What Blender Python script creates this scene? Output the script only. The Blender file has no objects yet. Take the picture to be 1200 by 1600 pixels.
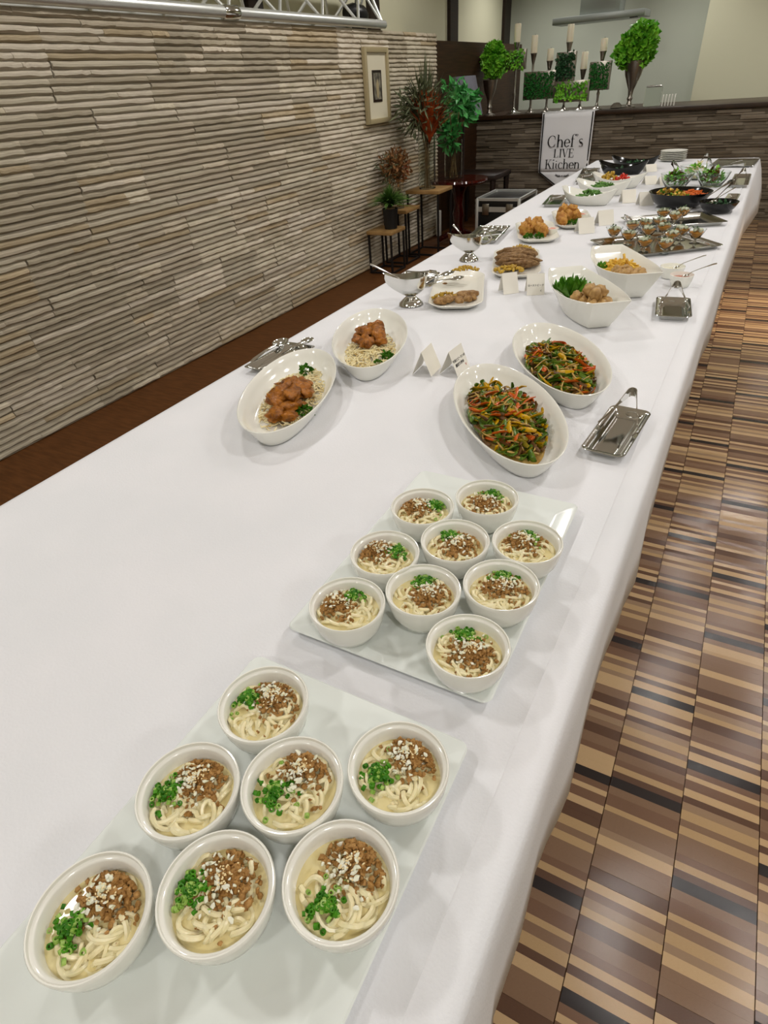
import bpy, bmesh, math, random
from mathutils import Vector, Matrix, noise
rnd = random.Random(7)
S = bpy.context.scene
COL = S.collection
PI = math.pi
# ---------------------------------------------------------------- camera
FPX = 916.31
CAMH = 1.40
RM = ((0.8803, 0.4702, -0.0633), (0.2311, -0.5415, -0.8083), (-0.4143, 0.6970, -0.5853))   # right, down, forward
cam = bpy.data.cameras.new('camera')
camo = bpy.data.objects.new('camera', cam); COL.objects.link(camo)
r_, d_, f_ = [Vector(v).normalized() for v in RM]
camo.matrix_world = Matrix(((r_.x, -d_.x, -f_.x, 0), (r_.y, -d_.y, -f_.y, 0), (r_.z, -d_.z, -f_.z, CAMH), (0, 0, 0, 1)))
cam.sensor_fit = 'VERTICAL'; cam.sensor_height = 24.0; cam.lens = FPX / 1600 * 24.0
cam.clip_start = 0.02; cam.clip_end = 60
S.camera = camo
# ---------------------------------------------------------------- world, exposure
w = bpy.data.worlds.new('world'); S.world = w; w.use_nodes = True
w.node_tree.nodes['Background'].inputs[0].default_value = (0.75, 0.78, 0.8, 1)
w.node_tree.nodes['Background'].inputs[1].default_value = 0.0      # closed room, no window in view
S.view_settings.view_transform = 'Standard'; S.view_settings.look = 'None'
S.view_settings.gamma = 1.0; S.view_settings.use_curve_mapping = False
S.view_settings.exposure = 0.22
SPOT_W = 50.0
LIGHT_COL = (1.0, 0.972, 0.94)
# pixel (1200x1600 photograph) -> point on a horizontal plane / on a wall
def ray(x, y):
    a, b = (x - 600) / FPX, (y - 800) / FPX
    return r_ * a + d_ * b + f_
def at(x, y, z=0.72):
    d = ray(x, y); k = (z - CAMH) / d.z
    return Vector((d.x * k, d.y * k, z))
def atY(x, y, Y):
    d = ray(x, y); k = Y / d.y
    return Vector((d.x * k, Y, CAMH + d.z * k))
def atX(x, y, X):
    d = ray(x, y); k = X / d.x
    return Vector((X, d.y * k, CAMH + d.z * k))
def pix(p):
    v = Vector(p) - Vector((0, 0, CAMH)); dz = v.dot(f_)
    if dz < 0.05: return None
    return 600 + FPX * v.dot(r_) / dz, 800 + FPX * v.dot(d_) / dz, dz
T = 0.72      # table top height
# ---------------------------------------------------------------- materials
def lin(c):
    if isinstance(c, str):
        c = tuple(int(c[i:i + 2], 16) / 255 for i in (0, 2, 4))
    return tuple((v / 12.92 if v <= .04045 else ((v + .055) / 1.055) ** 2.4) for v in c) + (1,)
MATS = {}
def mat(name, col, rough=.5, metal=0, col2=None, scale=20, bump=0, bscale=None, spec=.5, trans=0, ior=1.45, coat=0, stretch=None, sss=0, emit=0, detail=3):
    m = bpy.data.materials.new(name); m.use_nodes = True
    nt = m.node_tree; b = nt.nodes['Principled BSDF']
    b.inputs['Base Color'].default_value = lin(col)
    b.inputs['Roughness'].default_value = rough; b.inputs['Metallic'].default_value = metal
    b.inputs['Specular IOR Level'].default_value = spec; b.inputs['IOR'].default_value = ior
    b.inputs['Transmission Weight'].default_value = trans; b.inputs['Coat Weight'].default_value = coat
    if sss:
        b.inputs['Subsurface Weight'].default_value = sss; b.inputs['Subsurface Radius'].default_value = (.01, .006, .004); b.inputs['Subsurface Scale'].default_value = .5
    if emit:
        b.inputs['Emission Color'].default_value = lin(col); b.inputs['Emission Strength'].default_value = emit
    tc = nt.nodes.new('ShaderNodeTexCoord'); mp = nt.nodes.new('ShaderNodeMapping')
    nt.links.new(tc.outputs['Object'], mp.inputs[0])
    if stretch: mp.inputs['Scale'].default_value = stretch
    if col2:
        n = nt.nodes.new('ShaderNodeTexNoise'); n.inputs['Scale'].default_value = scale; n.inputs['Detail'].default_value = detail
        nt.links.new(mp.outputs[0], n.inputs['Vector'])
        rp = nt.nodes.new('ShaderNodeValToRGB'); rp.color_ramp.elements[0].position = .35; rp.color_ramp.elements[1].position = .65
        rp.color_ramp.elements[0].color = lin(col); rp.color_ramp.elements[1].color = lin(col2)
        nt.links.new(n.outputs['Fac'], rp.inputs[0]); nt.links.new(rp.outputs[0], b.inputs['Base Color'])
    if bump:
        n2 = nt.nodes.new('ShaderNodeTexNoise'); n2.inputs['Scale'].default_value = bscale or scale; n2.inputs['Detail'].default_value = 4
        nt.links.new(mp.outputs[0], n2.inputs['Vector'])
        bp = nt.nodes.new('ShaderNodeBump'); bp.inputs['Strength'].default_value = bump; bp.inputs['Distance'].default_value = .01
        nt.links.new(n2.outputs['Fac'], bp.inputs['Height']); nt.links.new(bp.outputs[0], b.inputs['Normal'])
    MATS[name] = m
    return m
mat('cloth', 'e9e9ec', .85, bump=.12, bscale=260, spec=.2, col2='e5e6e9', scale=5)
mat('porcelain', 'f2f1e8', .12, spec=.5)
mat('tray_porcelain', 'e9eeea', .12)
mat('ivory_porcelain', 'efece0', .15)
mat('chrome', 'dededa', .11, 1)
mat('steel', 'c4c4c0', .2, 1)
mat('aluminium', 'd6d8d4', .38, .75)
mat('pewter', '9a948a', .3, 1)
mat('black_plastic', '101010', .35)
mat('black_glaze', '0b0c0b', .12)
mat('black_metal', '14100e', .5)
mat('glass', 'f6faf8', .02, trans=1, ior=1.3)
mat('card', 'eeeade', .7)
mat('ink', '151515', .7)
mat('red_ink', 'c4523a', .7)
mat('broth', 'e6d9a6', .1, spec=.4, col2='dfcf94', scale=60)
mat('noodle', 'e8dcae', .3, sss=.15, col2='efe4bd', scale=40)
mat('mince', 'b78c52', .45, col2='8a6230', scale=180, bump=.3, spec=.25)
mat('scallion', '7ea63c', .35, col2='a0c060', scale=140)
mat('scallion_dark', '2f6a10', .4, col2='4f901c', scale=90, spec=.25)
mat('onion', 'f1efdf', .3, col2='dfe0c0', scale=120)
mat('sesame', 'ecd6a2', .5)
mat('chicken', 'b06c18', .33, col2='703e08', scale=55, bump=.6, bscale=110, spec=.3)
mat('cabbage', 'e6d49c', .4, col2='efe4bb', scale=60, spec=.3)
mat('parsley', '4d821c', .5, col2='2c5e0c', scale=120, spec=.2)
mat('lettuce', '649c2c', .4, col2='3a741a', scale=30, spec=.3)
mat('pepper_green', '67822a', .28, col2='35520e', scale=50, spec=.3)
mat('pepper_yellow', 'd0a210', .28, col2='b88c06', scale=50, spec=.3)
mat('pepper_red', 'd26a22', .28, col2='bc4c10', scale=50, spec=.3)
mat('pepper_olive', '9a861c', .28, col2='5c560a', scale=60, spec=.3)
mat('sprout', 'c4a560', .35, col2='a88342', scale=60, spec=.3)
mat('beef_dark', '6b4a26', .35, col2='4c330e', scale=60, spec=.3)
mat('pork', 'ab8654', .45, col2='7c5830', scale=70, bump=.6, bscale=120, spec=.25)
mat('roast', 'a4835a', .45, col2='6f5030', scale=55, bump=.8, bscale=90, spec=.25)
mat('pickle', 'a8821e', .35, col2='c9a63a', scale=50)
mat('fried', 'd09a44', .5, col2='a86a24', scale=45, bump=.8, bscale=110)
mat('nugget', 'c29c60', .45, col2='9a7440', scale=40, bump=.5, bscale=90)
mat('fries', 'e9c558', .45, col2='d9a73a', scale=40)
mat('ham', 'd98c76', .4)
mat('sauce_red', 'b8664a', .2, col2='c98068', scale=40)
mat('sauce_white', 'ece6cb', .2)
mat('mousse', 'cf8f3a', .3, col2='b97424', scale=30)
mat('jelly', 'd8dbc8', .25, col2='a9b08c', scale=70, bump=.5, bscale=120)
mat('herb_dark', '24401c', .4, col2='3d5f2a', scale=90)
mat('carrot', 'd8601a', .4, col2='e67c2c', scale=60)
mat('tomato', 'c62d1e', .25)
mat('bean', '4f7d34', .35, col2='6c9a48', scale=50)
mat('leaf_lime', '8ccc3c', .45, col2='4a9c1e', scale=14)
mat('leaf_moss', '1f7a22', .6, col2='0f5414', scale=60)
mat('leaf_ivy', '2c5a30', .5, col2='1b3f22', scale=40)
mat('leaf_fresh', '4fa050', .45, col2='2c7a36', scale=14)
mat('leaf_grey', '6a7150', .6, col2='4c543a', scale=14)
mat('leaf_fern', '557a2e', .55, col2='38591f', scale=20)
mat('flower_rust', 'b5501a', .6, col2='8a3408', scale=25)
mat('flower_brown', '8a5f30', .7, col2='6a4420', scale=25)
mat('stem', '6f5a3a', .6)
mat('wax', 'f2ead0', .45, sss=.3)
mat('lacquer', '4a1008', .12, col2='32090a', scale=6, stretch=(1, 8, 1), coat=.5)
mat('dark_wood', '2a1a12', .45, col2='1c120c', scale=5, stretch=(8, 1, 20))
mat('panel_wood', '402a18', .5, col2='2e1d10', scale=3, stretch=(1, 1, 22), spec=.25)
mat('light_wood', 'a98656', .5, col2='94713f', scale=8, stretch=(1, 10, 1))
mat('wall_paint', 'cfcdb2', .85, spec=.2)
mat('kitchen_paint', 'c2c7b8', .8, spec=.2)
mat('ceiling_paint', 'efece2', .9, spec=.1)
mat('hood_steel', '9ba09c', .4, .7)
mat('lampshade', '6d6d76', .8)
mat('mount', 'ddd6bd', .8)
mat('frame_gold', 'a89a76', .5)
mat('print_dark', '4a463c', .7, col2='8f8a78', scale=25)
mat('pot_black', '171716', .5)
mat('vase_clear', 'f2f6f2', .0, trans=1, ior=1.1)
mat('counter_top', '3a2818', .4, col2='2a1c10', scale=5, stretch=(1, 8, 8))
mat('banner_cloth', 'f0f0f2', .8, spec=.2)
mat('floor_brown', '623d1e', .6, col2='523216', scale=9, stretch=(1, 6, 1), spec=.2)
mat('carpet_far', '6a5642', .7)
for i, (a, b) in enumerate((('cdc3ae', 'b8ae98'), ('c4b8a3', 'b1a58f'), ('d8cebb', 'c6baa6'), ('b7ac97', 'a59a84'), ('bbab8f', 'a89779'))):
    mat('stone_%d' % i, a, .75, col2=b, scale=9, bump=.6, bscale=42, stretch=(1, .6, 1.8), spec=.25)
for i, (a, b) in enumerate((('7d7263', '6a5f50'), ('8c8171', '7a6e5e'), ('6c6152', '5b5142'))):
    mat('slate_%d' % i, a, .35, col2=b, scale=9, bump=.35, bscale=50, stretch=(.45, 1, 2.2), spec=.5)
WOODS = (('6d5140', '5f4536'), ('866651', '775945'), ('d4b48a', 'c4a278'), ('a88b6e', '987b60'), ('38302e', '2e2827'), ('93755d', '846750'), ('c7a67b', 'b5946a'))
for i, (a, b) in enumerate(WOODS):
    m_ = mat('parquet_%d' % i, a, .15, col2=b, scale=22, stretch=(1.2, 14, 1), spec=.35, bump=.07, bscale=26)
# ---------------------------------------------------------------- mesh helpers
class MB:
    def __init__(self):
        self.v = []; self.f = []; self.m = []
    def add(self, vs, fs, mi=0):
        o = len(self.v); self.v += [tuple(p) for p in vs]
        self.f += [tuple(i + o for i in f) for f in fs]; self.m += [mi] * len(fs)
        return self
    def box(self, x0, x1, y0, y1, z0, z1, mi=0, M=None):
        vs = [(x, y, z) for z in (z0, z1) for y in (y0, y1) for x in (x0, x1)]
        if M: vs = [M @ Vector(p) for p in vs]
        return self.add(vs, [(0, 2, 3, 1), (4, 5, 7, 6), (0, 1, 5, 4), (2, 6, 7, 3), (0, 4, 6, 2), (1, 3, 7, 5)], mi)
    def bbox(self, x0, x1, y0, y1, z0, z1, b=.004, mi=0, M=None):       # box with chamfered edges
        bm = bmesh.new()
        vs = [bm.verts.new((x, y, z)) for z in (z0, z1) for y in (y0, y1) for x in (x0, x1)]
        for q in ((0, 2, 3, 1), (4, 5, 7, 6), (0, 1, 5, 4), (2, 6, 7, 3), (0, 4, 6, 2), (1, 3, 7, 5)): bm.faces.new([vs[i] for i in q])
        bmesh.ops.bevel(bm, geom=bm.edges[:], offset=b, segments=2, affect='EDGES', profile=.5)
        bm.verts.index_update()
        self.add([(M @ v.co if M else v.co) for v in bm.verts], [[v.index for v in f.verts] for f in bm.faces], mi); bm.free()
        return self
    def rings(self, rs, cap0=True, cap1=True, mi=0, closed=True):
        n = len(rs[0]); vs = [p for r in rs for p in r]; fs = []
        for i in range(len(rs) - 1):
            for j in range(n if closed else n - 1):
                k = (j + 1) % n
                fs.append((i * n + j, i * n + k, (i + 1) * n + k, (i + 1) * n + j))
        if cap0: fs.append(tuple(range(n - 1, -1, -1)))
        if cap1: fs.append(tuple((len(rs) - 1) * n + j for j in range(n)))
        return self.add(vs, fs, mi)
    def tube(self, pts, rad, n=8, mi=0, closed=False, flat=1.0):
        pts = [Vector(p) for p in pts]; N = len(pts)
        rr = rad if hasattr(rad, '__len__') else [rad] * N
        rs = []; up = None
        for i, p in enumerate(pts):
            a = pts[(i - 1) % N] if (closed or i > 0) else p
            b = pts[(i + 1) % N] if (closed or i < N - 1) else p
            t = (b - a)
            t = t.normalized() if t.length > 1e-9 else Vector((0, 0, 1))
            if up is None: up = t.orthogonal().normalized()
            else:
                up = up - t * up.dot(t)
                up = up.normalized() if up.length > 1e-6 else t.orthogonal().normalized()
            s = t.cross(up)
            rs.append([p + (up * math.cos(2 * PI * j / n) + s * math.sin(2 * PI * j / n) * flat) * rr[i] for j in range(n)])
        if closed: rs.append(rs[0]); return self.rings(rs, False, False, mi)
        return self.rings(rs, True, True, mi)
    def lathe(self, prof, n=32, mi=0, c=(0, 0, 0), M=None):
        rs = []
        for r, z in prof:
            ring = [Vector((c[0] + r * math.cos(2 * PI * j / n), c[1] + r * math.sin(2 * PI * j / n), c[2] + z)) for j in range(n)]
            rs.append([M @ p for p in ring] if M else ring)
        return self.rings(rs, prof[0][0] > 1e-6, prof[-1][0] > 1e-6, mi)
    def dish(self, outl, prof, n=48, mi=0, zf=None):
        rs = []
        for o, z in prof:
            ring = []
            for j in range(n):
                x, y = outl(2 * PI * j / n, o)
                ring.append(Vector((x, y, zf(x, y, z) if zf else z)))
            rs.append(ring)
        return self.rings(rs, True, True, mi)
    def lump(self, c, r, sub=1, jit=.25, M=None, mi=0, freq=1.6, seed=None):
        vs, fs = ICO[sub]; r = r if hasattr(r, '__len__') else (r, r, r)
        off = Vector((rnd.uniform(-50, 50),) * 3) if seed is None else Vector((seed,) * 3)
        out = []
        for p in vs:
            k = 1 + jit * noise.noise(p * freq + off) * 2 + (jit * .5 * noise.noise(p * freq * 2.7 + off) if sub > 2 else 0)
            q = Vector((p.x * r[0] * k, p.y * r[1] * k, p.z * r[2] * k))
            if M: q = M @ q
            out.append(q + Vector(c))
        return self.add(out, fs, mi)
    def leaf(self, c, d, nrm, L, W, mi=0, fold=.25):
        d = Vector(d).normalized(); nrm = Vector(nrm)
        s = d.cross(nrm); s = s.normalized() if s.length > 1e-6 else d.orthogonal().normalized()
        u = s.cross(d); c = Vector(c)
        vs = [c, c + d * L * .5 + s * W * .5 + u * W * fold, c + d * L, c + d * L * .5 - s * W * .5 + u * W * fold, c + d * L * .5]
        return self.add(vs, [(0, 1, 4), (1, 2, 4), (2, 3, 4), (3, 0, 4)], mi)
    def build(self, name, m, parent=None, loc=(0, 0, 0), rz=0, smooth=True, angle=40):
        me = bpy.data.meshes.new(name); me.from_pydata(self.v, [], self.f)
        for x in (m if isinstance(m, (list, tuple)) else [m]): me.materials.append(MATS[x])
        if any(self.m): me.polygons.foreach_set('material_index', self.m)
        bm = bmesh.new(); bm.from_mesh(me); bmesh.ops.recalc_face_normals(bm, faces=bm.faces[:])
        if smooth:
            th = math.radians(angle)
            for f in bm.faces: f.smooth = True
            for e in bm.edges:
                if len(e.link_faces) == 2 and e.calc_face_angle(0) > th: e.smooth = False
        bm.to_mesh(me); bm.free()
        o = bpy.data.objects.new(name, me); COL.objects.link(o)
        o.parent = parent; o.location = loc; o.rotation_euler = (0, 0, rz)
        return o
def ico(n):
    bm = bmesh.new(); bmesh.ops.create_icosphere(bm, subdivisions=n, radius=1)
    bm.verts.index_update()
    r = ([v.co.copy() for v in bm.verts], [tuple(v.index for v in f.verts) for f in bm.faces]); bm.free(); return r
ICO = {1: ico(1), 2: ico(2), 3: ico(3)}
def ell(a, b): return lambda t, o: ((a - o) * math.cos(t), (b - o) * math.sin(t))
def rrect(hx, hy, r, bow=0.0):
    def fn(t, o):
        u = (t / (PI / 2)) % 4; q = int(u + 1e-9) % 4; v = u - int(u + 1e-9)
        rr = max(r - o, .003); k = 12
        a = q * PI / 2 + v * PI / 2 * (k / (k - 1.0)) if v * k / (k - 1.0) <= 1 else (q + 1) * PI / 2
        sx, sy = ((1, 1), (-1, 1), (-1, -1), (1, -1))[q]
        X, Y = hx - o, hy - o
        x = sx * (X - rr) + rr * math.cos(a); y = sy * (Y - rr) + rr * math.sin(a)
        return (x * (1 + bow * (1 - (y / Y) ** 2)), y * (1 + bow * (1 - (x / X) ** 2)))
    return fn
def leafout(L, w0, w1):        # leaf platter: long bowed sides, short cut ends. L half length, w0 half width at the ends, w1 in the middle
    pts = []
    N = 14
    for i in range(N + 1): x = L - 2 * L * i / N; pts.append((x, w0 + (w1 - w0) * (1 - (x / L) ** 2)))
    low = [(-x, -y) for x, y in pts]
    allp = pts + low
    def fn(t, o):
        i = int(round(t / (2 * PI) * len(allp))) % len(allp)
        x, y = allp[i]; k = 1 - o / w1
        return (x * (1 - o / w1 * .75), y * k)
    fn.n = len(allp)
    return fn
def tag(o, label, cat, group=None):
    o['label'] = label; o['category'] = cat
    if group: o['group'] = group
    return o
def struct(o):
    o['kind'] = 'structure'; return o
def stuff(o):
    o['kind'] = 'stuff'; return o
def empty(name, loc, rz=0, label=None, cat=None, group=None):
    o = bpy.data.objects.new(name, None); COL.objects.link(o); o.location = loc; o.rotation_euler = (0, 0, rz); o.empty_display_size = .05
    if label: tag(o, label, cat, group)
    return o
def rotm(rx=0, ry=0, rz=0):
    return Matrix.Rotation(rz, 4, 'Z') @ Matrix.Rotation(ry, 4, 'Y') @ Matrix.Rotation(rx, 4, 'X')
def rrot(): return rotm(rnd.uniform(0, 6.3), rnd.uniform(0, 6.3), rnd.uniform(0, 6.3))
def copy_tree(o, parent=None):
    c = o.copy(); COL.objects.link(c); c.parent = parent
    for ch in list(o.children): copy_tree(ch, c)
    return c
# ================================================================ THE ROOM
XW, YC, ZC = -3.0, 7.94, 2.9       # left stone wall, kitchen counter front, ceiling
ST_H = 1.79                        # top of the stone wall
YS = 6.73                          # stone wall ends here
fl = struct(MB().box(-3.6, 4.2, -3, 10.3, -.12, -.006).build('floor', 'floor_brown', smooth=False))
struct(MB().box(-3.6, 4.2, -3, 10.3, ZC, ZC + .1).build('ceiling', 'ceiling_paint', smooth=False))
wl = struct(MB().box(-3.34, XW - .004, -3, YS, -.006, ST_H).build('wall_left', 'stone_3', smooth=False))
struct(MB().box(-3.6, -3.34, -3, 10.3, -.006, ZC).build('wall_upper_left', 'wall_paint', smooth=False))
struct(MB().box(-3.34, -3.0, YS, 9.5, -.006, 1.74).build('wall_panel', 'panel_wood', smooth=False))
for k, (a, b) in enumerate(((atX(385, 20, -3.33).y, atX(408, 24, -3.33).y), (atX(575, 35, -3.33).y, atX(590, 38, -3.33).y), (atX(700, 60, -3.33).y, atX(712, 60, -3.33).y), (atX(784, 66, -3.33).y, atX(793, 66, -3.33).y))):
    struct(MB().box(-3.345, -3.30, a, min(b, 9.99), 1.70, ZC).build('trim_%d' % (k + 1), 'dark_wood', smooth=False))
wb = struct(MB().box(-3.34, 4.2, 10.0, 10.3, -.006, ZC).build('wall_back', 'kitchen_paint', smooth=False))
struct(MB().box(-.86, 4.2, 9.75, 10.0, -.006, ZC).build('wall_column', 'wall_paint', smooth=False))
struct(MB().box(4.2, 4.4, -3, 10.3, -.12, ZC).build('wall_right', 'wall_paint', smooth=False))
struct(MB().box(-3.6, 4.4, -3.2, -3, -.12, ZC).build('wall_rear', 'wall_paint', smooth=False))
# stone strips of the left wall: split-face strips laid in panels of several courses
def strip_mesh(seed, tone, L=1.0, h=1.0, axis='Y'):
    r = random.Random(seed)
    prof = ((.001, -.5), (.0150, -.20), (.0130, .14), (.002, .5))
    rs = []
    for i in range(8):
        t = -0.5 + i / 7
        j = r.uniform(-.003, .003); jz = r.uniform(-.10, .10)
        rs.append([(d + (j if d > .002 else 0), t, z + (jz if 0 < k < 3 else 0)) for k, (d, z) in enumerate(prof)])
    return rs
def strip_obj_mesh(seed, tone):
    mb = MB(); mb.rings(strip_mesh(seed, tone), True, True, closed=False)
    me = bpy.data.meshes.new('stone_strip'); me.from_pydata(mb.v, [], mb.f); me.materials.append(MATS['stone_%d' % tone])
    bm = bmesh.new(); bm.from_mesh(me); bmesh.ops.recalc_face_normals(bm, faces=bm.faces[:])
    bm.to_mesh(me); bm.free(); return me
STONE = [[strip_obj_mesh(s * 7 + t, t) for s in range(5)] for t in range(5)]
rs_ = random.Random(21)
ROWH = ST_H / 56
strips = []       # (y0, y1, row, tone, depth)
row = 0
while row < 56:
    nr = min(rs_.choice((3, 4, 5, 6)), 56 - row)
    y = -3 + rs_.uniform(-.5, 0)
    while y < YS:
        L = rs_.uniform(.35, .75); base = rs_.choices(range(5), (5, 5, 3, 3, 2))[0]; bd = rs_.uniform(0, .004)
        for k in range(nr):
            ya, yb = y, y + L
            cuts = [ya + rs_.uniform(-.012, .012)]
            if rs_.random() < .55: cuts.append(ya + L * rs_.uniform(.3, .7))
            cuts.append(yb)
            for i in range(len(cuts) - 1):
                a, b = max(-3, cuts[i]), min(YS, cuts[i + 1])
                if b - a > .03:
                    strips.append((a, b, row + k, base if rs_.random() < .7 else rs_.randrange(5), bd + rs_.uniform(0, .005)))
        y += L
    row += nr
def vis_area(s):
    c = (XW, (s[0] + s[1]) / 2, (s[2] + .5) * ROWH); q = pix(c)
    if not q or not (-60 < q[0] < 1260 and -30 < q[1] < 1630): return 0
    p0, p1 = pix((XW, s[0], c[2])), pix((XW, s[1], c[2]))
    if not p0 or not p1: return 0
    return math.hypot(p0[0] - p1[0], p0[1] - p1[1]) * ROWH * FPX / q[2]
strips.sort(key=vis_area, reverse=True)
rest = MB()
for i, (a, b, rw, tone, dep) in enumerate(strips):
    z = (rw + .5) * ROWH
    if i < 300:
        o = bpy.data.objects.new('stone_strip', STONE[tone][i % 5]); COL.objects.link(o); o.parent = wl
        o.location = (XW + dep - .004, (a + b) / 2, z); o.scale = (1, (b - a) * .999, ROWH * .985)
    else:
        rg = strip_mesh(i % 5 * 7 + tone, tone)
        rest.rings([[(XW + dep - .004 + d, (a + b) / 2 + t * (b - a), z + zz * ROWH * .985) for d, t, zz in r] for r in rg], True, True, tone, closed=False)
stuff(rest.build('stone_strips', ['stone_%d' % i for i in range(5)], wl, smooth=False))
# kitchen counter: stone-strip front under a dark top
co = struct(MB().box(-3.0, 4.2, YC, 8.9, -.006, 1.015).build('wall_counter', 'slate_2', smooth=False))
cs = MB(); rs_ = random.Random(5); z = 0
while z < 1.0:
    h = rs_.choice((.022, .03, .03, .038)); h = min(h, 1.015 - z); x = -3.0
    while x < 4.2:
        L = rs_.uniform(.1, .45); x1 = min(4.2, x + L); d = rs_.choice((.003, .006, .012, .02, .028)); pale = z < .86 and rs_.random() < .42
        if pale: d = .024
        j = [rs_.uniform(-.003, .003) for _ in range(4)]
        n = 4; rr = []
        for i in range(n + 1):
            xx = x + (x1 - x) * i / n; e = rs_.uniform(-.002, .002)
            ch = .009 if pale else .003
            rr.append([(xx, YC, z), (xx, YC - d + e, z + .002), (xx, YC - d - .002 + e, z + h - ch - .001), (xx, YC - d + ch + e, z + h - .001), (xx, YC, z + h - .001)])
        cs.rings(rr, True, True, rs_.randrange(3), closed=False)
        x = x1
    z += h
stuff(cs.build('stone_strips', ['slate_0', 'slate_1', 'slate_2'], co, smooth=False))
MB().bbox(-2.999, 4.2, YC - .06, 8.95, 1.012, 1.05, .004).build('counter_top', 'counter_top', co)
# parquet floor: columns of short cross-laid strips with dark joints
PX0, PW = .045, .1582
seq = random.Random(11)
patt = []
while sum(p[0] for p in patt) < .725:
    t = patt[-1][1] if patt else 2
    k = seq.choice((0, 1, 5, 5, 1, 3)) if t in (2, 6) else seq.choice((2, 6, 2, 6, 2, 1, 0, 5))
    patt.append((seq.choice((.017, .021, .025, .03)) * (1 if k in (0, 1, 5) else .8), k))
acc = 0; p2 = []
for i, (wd, k) in enumerate(patt):
    acc += wd
    if i in (9, 24): k = 4; wd = .026
    p2.append((wd, k))
patt = p2; PLEN = sum(p[0] for p in patt)
tiles = []
for c in range(-9, 14):
    off = {0: .0, 1: .17, -1: .30, 2: .36}.get(c, seq.uniform(0, PLEN))
    y = -1.6 - off; k = 0
    x0 = PX0 + c * PW
    while y < 7.95:
        wd, tone = patt[k % len(patt)]; k += 1
        if seq.random() < .12 and tone != 4: tone = seq.choice((0, 1, 2, 5, 6))
        if y + wd > -1.2: tiles.append((x0, y, min(y + wd, 7.95), tone, (k % len(patt)) == 0))
        y += wd
def tile_area(t):
    q = pix((t[0] + PW / 2, (t[1] + t[2]) / 2, 0))
    if not q or not (0 < q[0] < 1290 and 300 < q[1] < 1640) : return 0
    # hidden beneath the cloth?
    if at(q[0], q[1], T).x < -.05: return 0
    return (t[2] - t[1]) / q[2] ** 2 / q[2]
tiles.sort(key=tile_area, reverse=True)
PLANK = []
for i in range(7):
    mb = MB(); mb.box(-.5, .5, -.5, .5, -.006, 0)
    mb2 = MB(); e = .006
    me = bpy.data.meshes.new('parquet_strip'); me.from_pydata(mb.v, [], mb.f); me.materials.append(MATS['parquet_%d' % i]); PLANK.append(me)
rest = MB()
for i, (x0, ya, yb, tone, last) in enumerate(tiles):
    g = .0009; ge = .0012 if last else .0001
    if i < 300:
        o = bpy.data.objects.new('parquet_strip', PLANK[tone]); COL.objects.link(o); o.parent = fl
        o.location = (x0 + PW / 2, (ya + yb) / 2, 0); o.scale = (PW - 2 * g, yb - ya - ge, 1)
    else: rest.box(x0 + g, x0 + PW - g, ya, yb - ge, -.006, 0, tone)
stuff(rest.build('parquet_strips', ['parquet_%d' % i for i in range(7)], fl, smooth=False))
# ceiling downlights of the aisle, wall side and kitchen, plus added hall fill: all above the frame, in the ceiling; two of the aisle row glint in the parquet
def downlight(name, x, y, power, aim=None, blend=.4, size=165, col=LIGHT_COL, rad=.12):
    ld = bpy.data.lights.new(name, 'SPOT'); ld.energy = power; ld.color = col; ld.spot_size = math.radians(size); ld.spot_blend = blend; ld.shadow_soft_size = rad
    lo = bpy.data.objects.new(name, ld); COL.objects.link(lo); lo.location = (x, y, ZC - .04)
    if aim: lo.rotation_euler = (Vector(aim) - lo.location).to_track_quat('-Z', 'Y').to_euler()
STEP = ('first', 'second', 'third', 'fourth')
for n, y in zip(STEP, (-.6, 1.8, 3.8, 5.8)): downlight('ceiling_downlight_aisle_%s_offscreen' % n, .72, y, SPOT_W)
for n, y in zip(STEP, (.2, 2.2, 4.2, 6.2)): downlight('ceiling_downlight_wall_side_%s_offscreen' % n, -1.95, y, SPOT_W)
for n, (x, y) in zip(STEP, ((-.62, -1.9), (2.5, -.6), (2.5, 2.4), (2.5, 5.6))): downlight('fill_light_hall_%s_offscreen' % n, x, y, SPOT_W)  # unseen lamps added as fill, to soften shadows on the table
for n, x in zip(STEP, (-2.55, -1.0, .9)): downlight('ceiling_downlight_kitchen_%s_offscreen' % n, x, 8.9, SPOT_W * 1.5, size=140, blend=1.0, rad=.06)
downlight('ceiling_spotlight_aisle_warm_offscreen', 2.6, 4.6, SPOT_W * 9, aim=(.28, 4.65, 0), blend=.6, size=20, col=(1, .72, .45))
# ================================================================ TABLE AND CLOTH
def edge_r(y): return -.052 + .0165 * y
def edge_l(y): return -1.268 - .004 * y
Y0, Y1 = -.62, 6.56
for i in range(4):
    ya, yb = Y0 + .02 + i * 1.786, Y0 + .02 + (i + 1) * 1.786 - .01
    t = empty('banquet_table', (-.62, (ya + yb) / 2, 0), 0, 'folding banquet table hidden under the long white cloth', 'table', 'tables under the cloth')
    hy = (yb - ya) / 2
    MB().bbox(-.585, .555, -hy, hy, T - .045, T - .012, .004).build('tabletop', 'dark_wood', t)
    for sx in (-.5, .47):
        for sy in (-hy + .1, hy - .1):
            MB().tube([(sx, sy, 0), (sx, sy, T - .04)], .014, 8).build('leg', 'black_metal', t)
HEM = [(771,1589),(817,1453),(833,1372),(850,1325),(877,1270),(893,1229),(898,1200),(904,1175),(915,1122),(930,1070),(941,1032),(964,980),(975,942),(990.5,917),(999,882),(1007.5,832),(1019,800),(1026,770),(1038,730),(1048,696),(1063,648),(1075,628),(1084,594),(1093,562),(1107,536),(1117,500),(1132,447),(1145,412),(1151,390),(1160,367),(1174,347),(1184,332),(1188,312)]
HZ = .42
hem = [at(x, y, HZ) for x, y in HEM]
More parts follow.
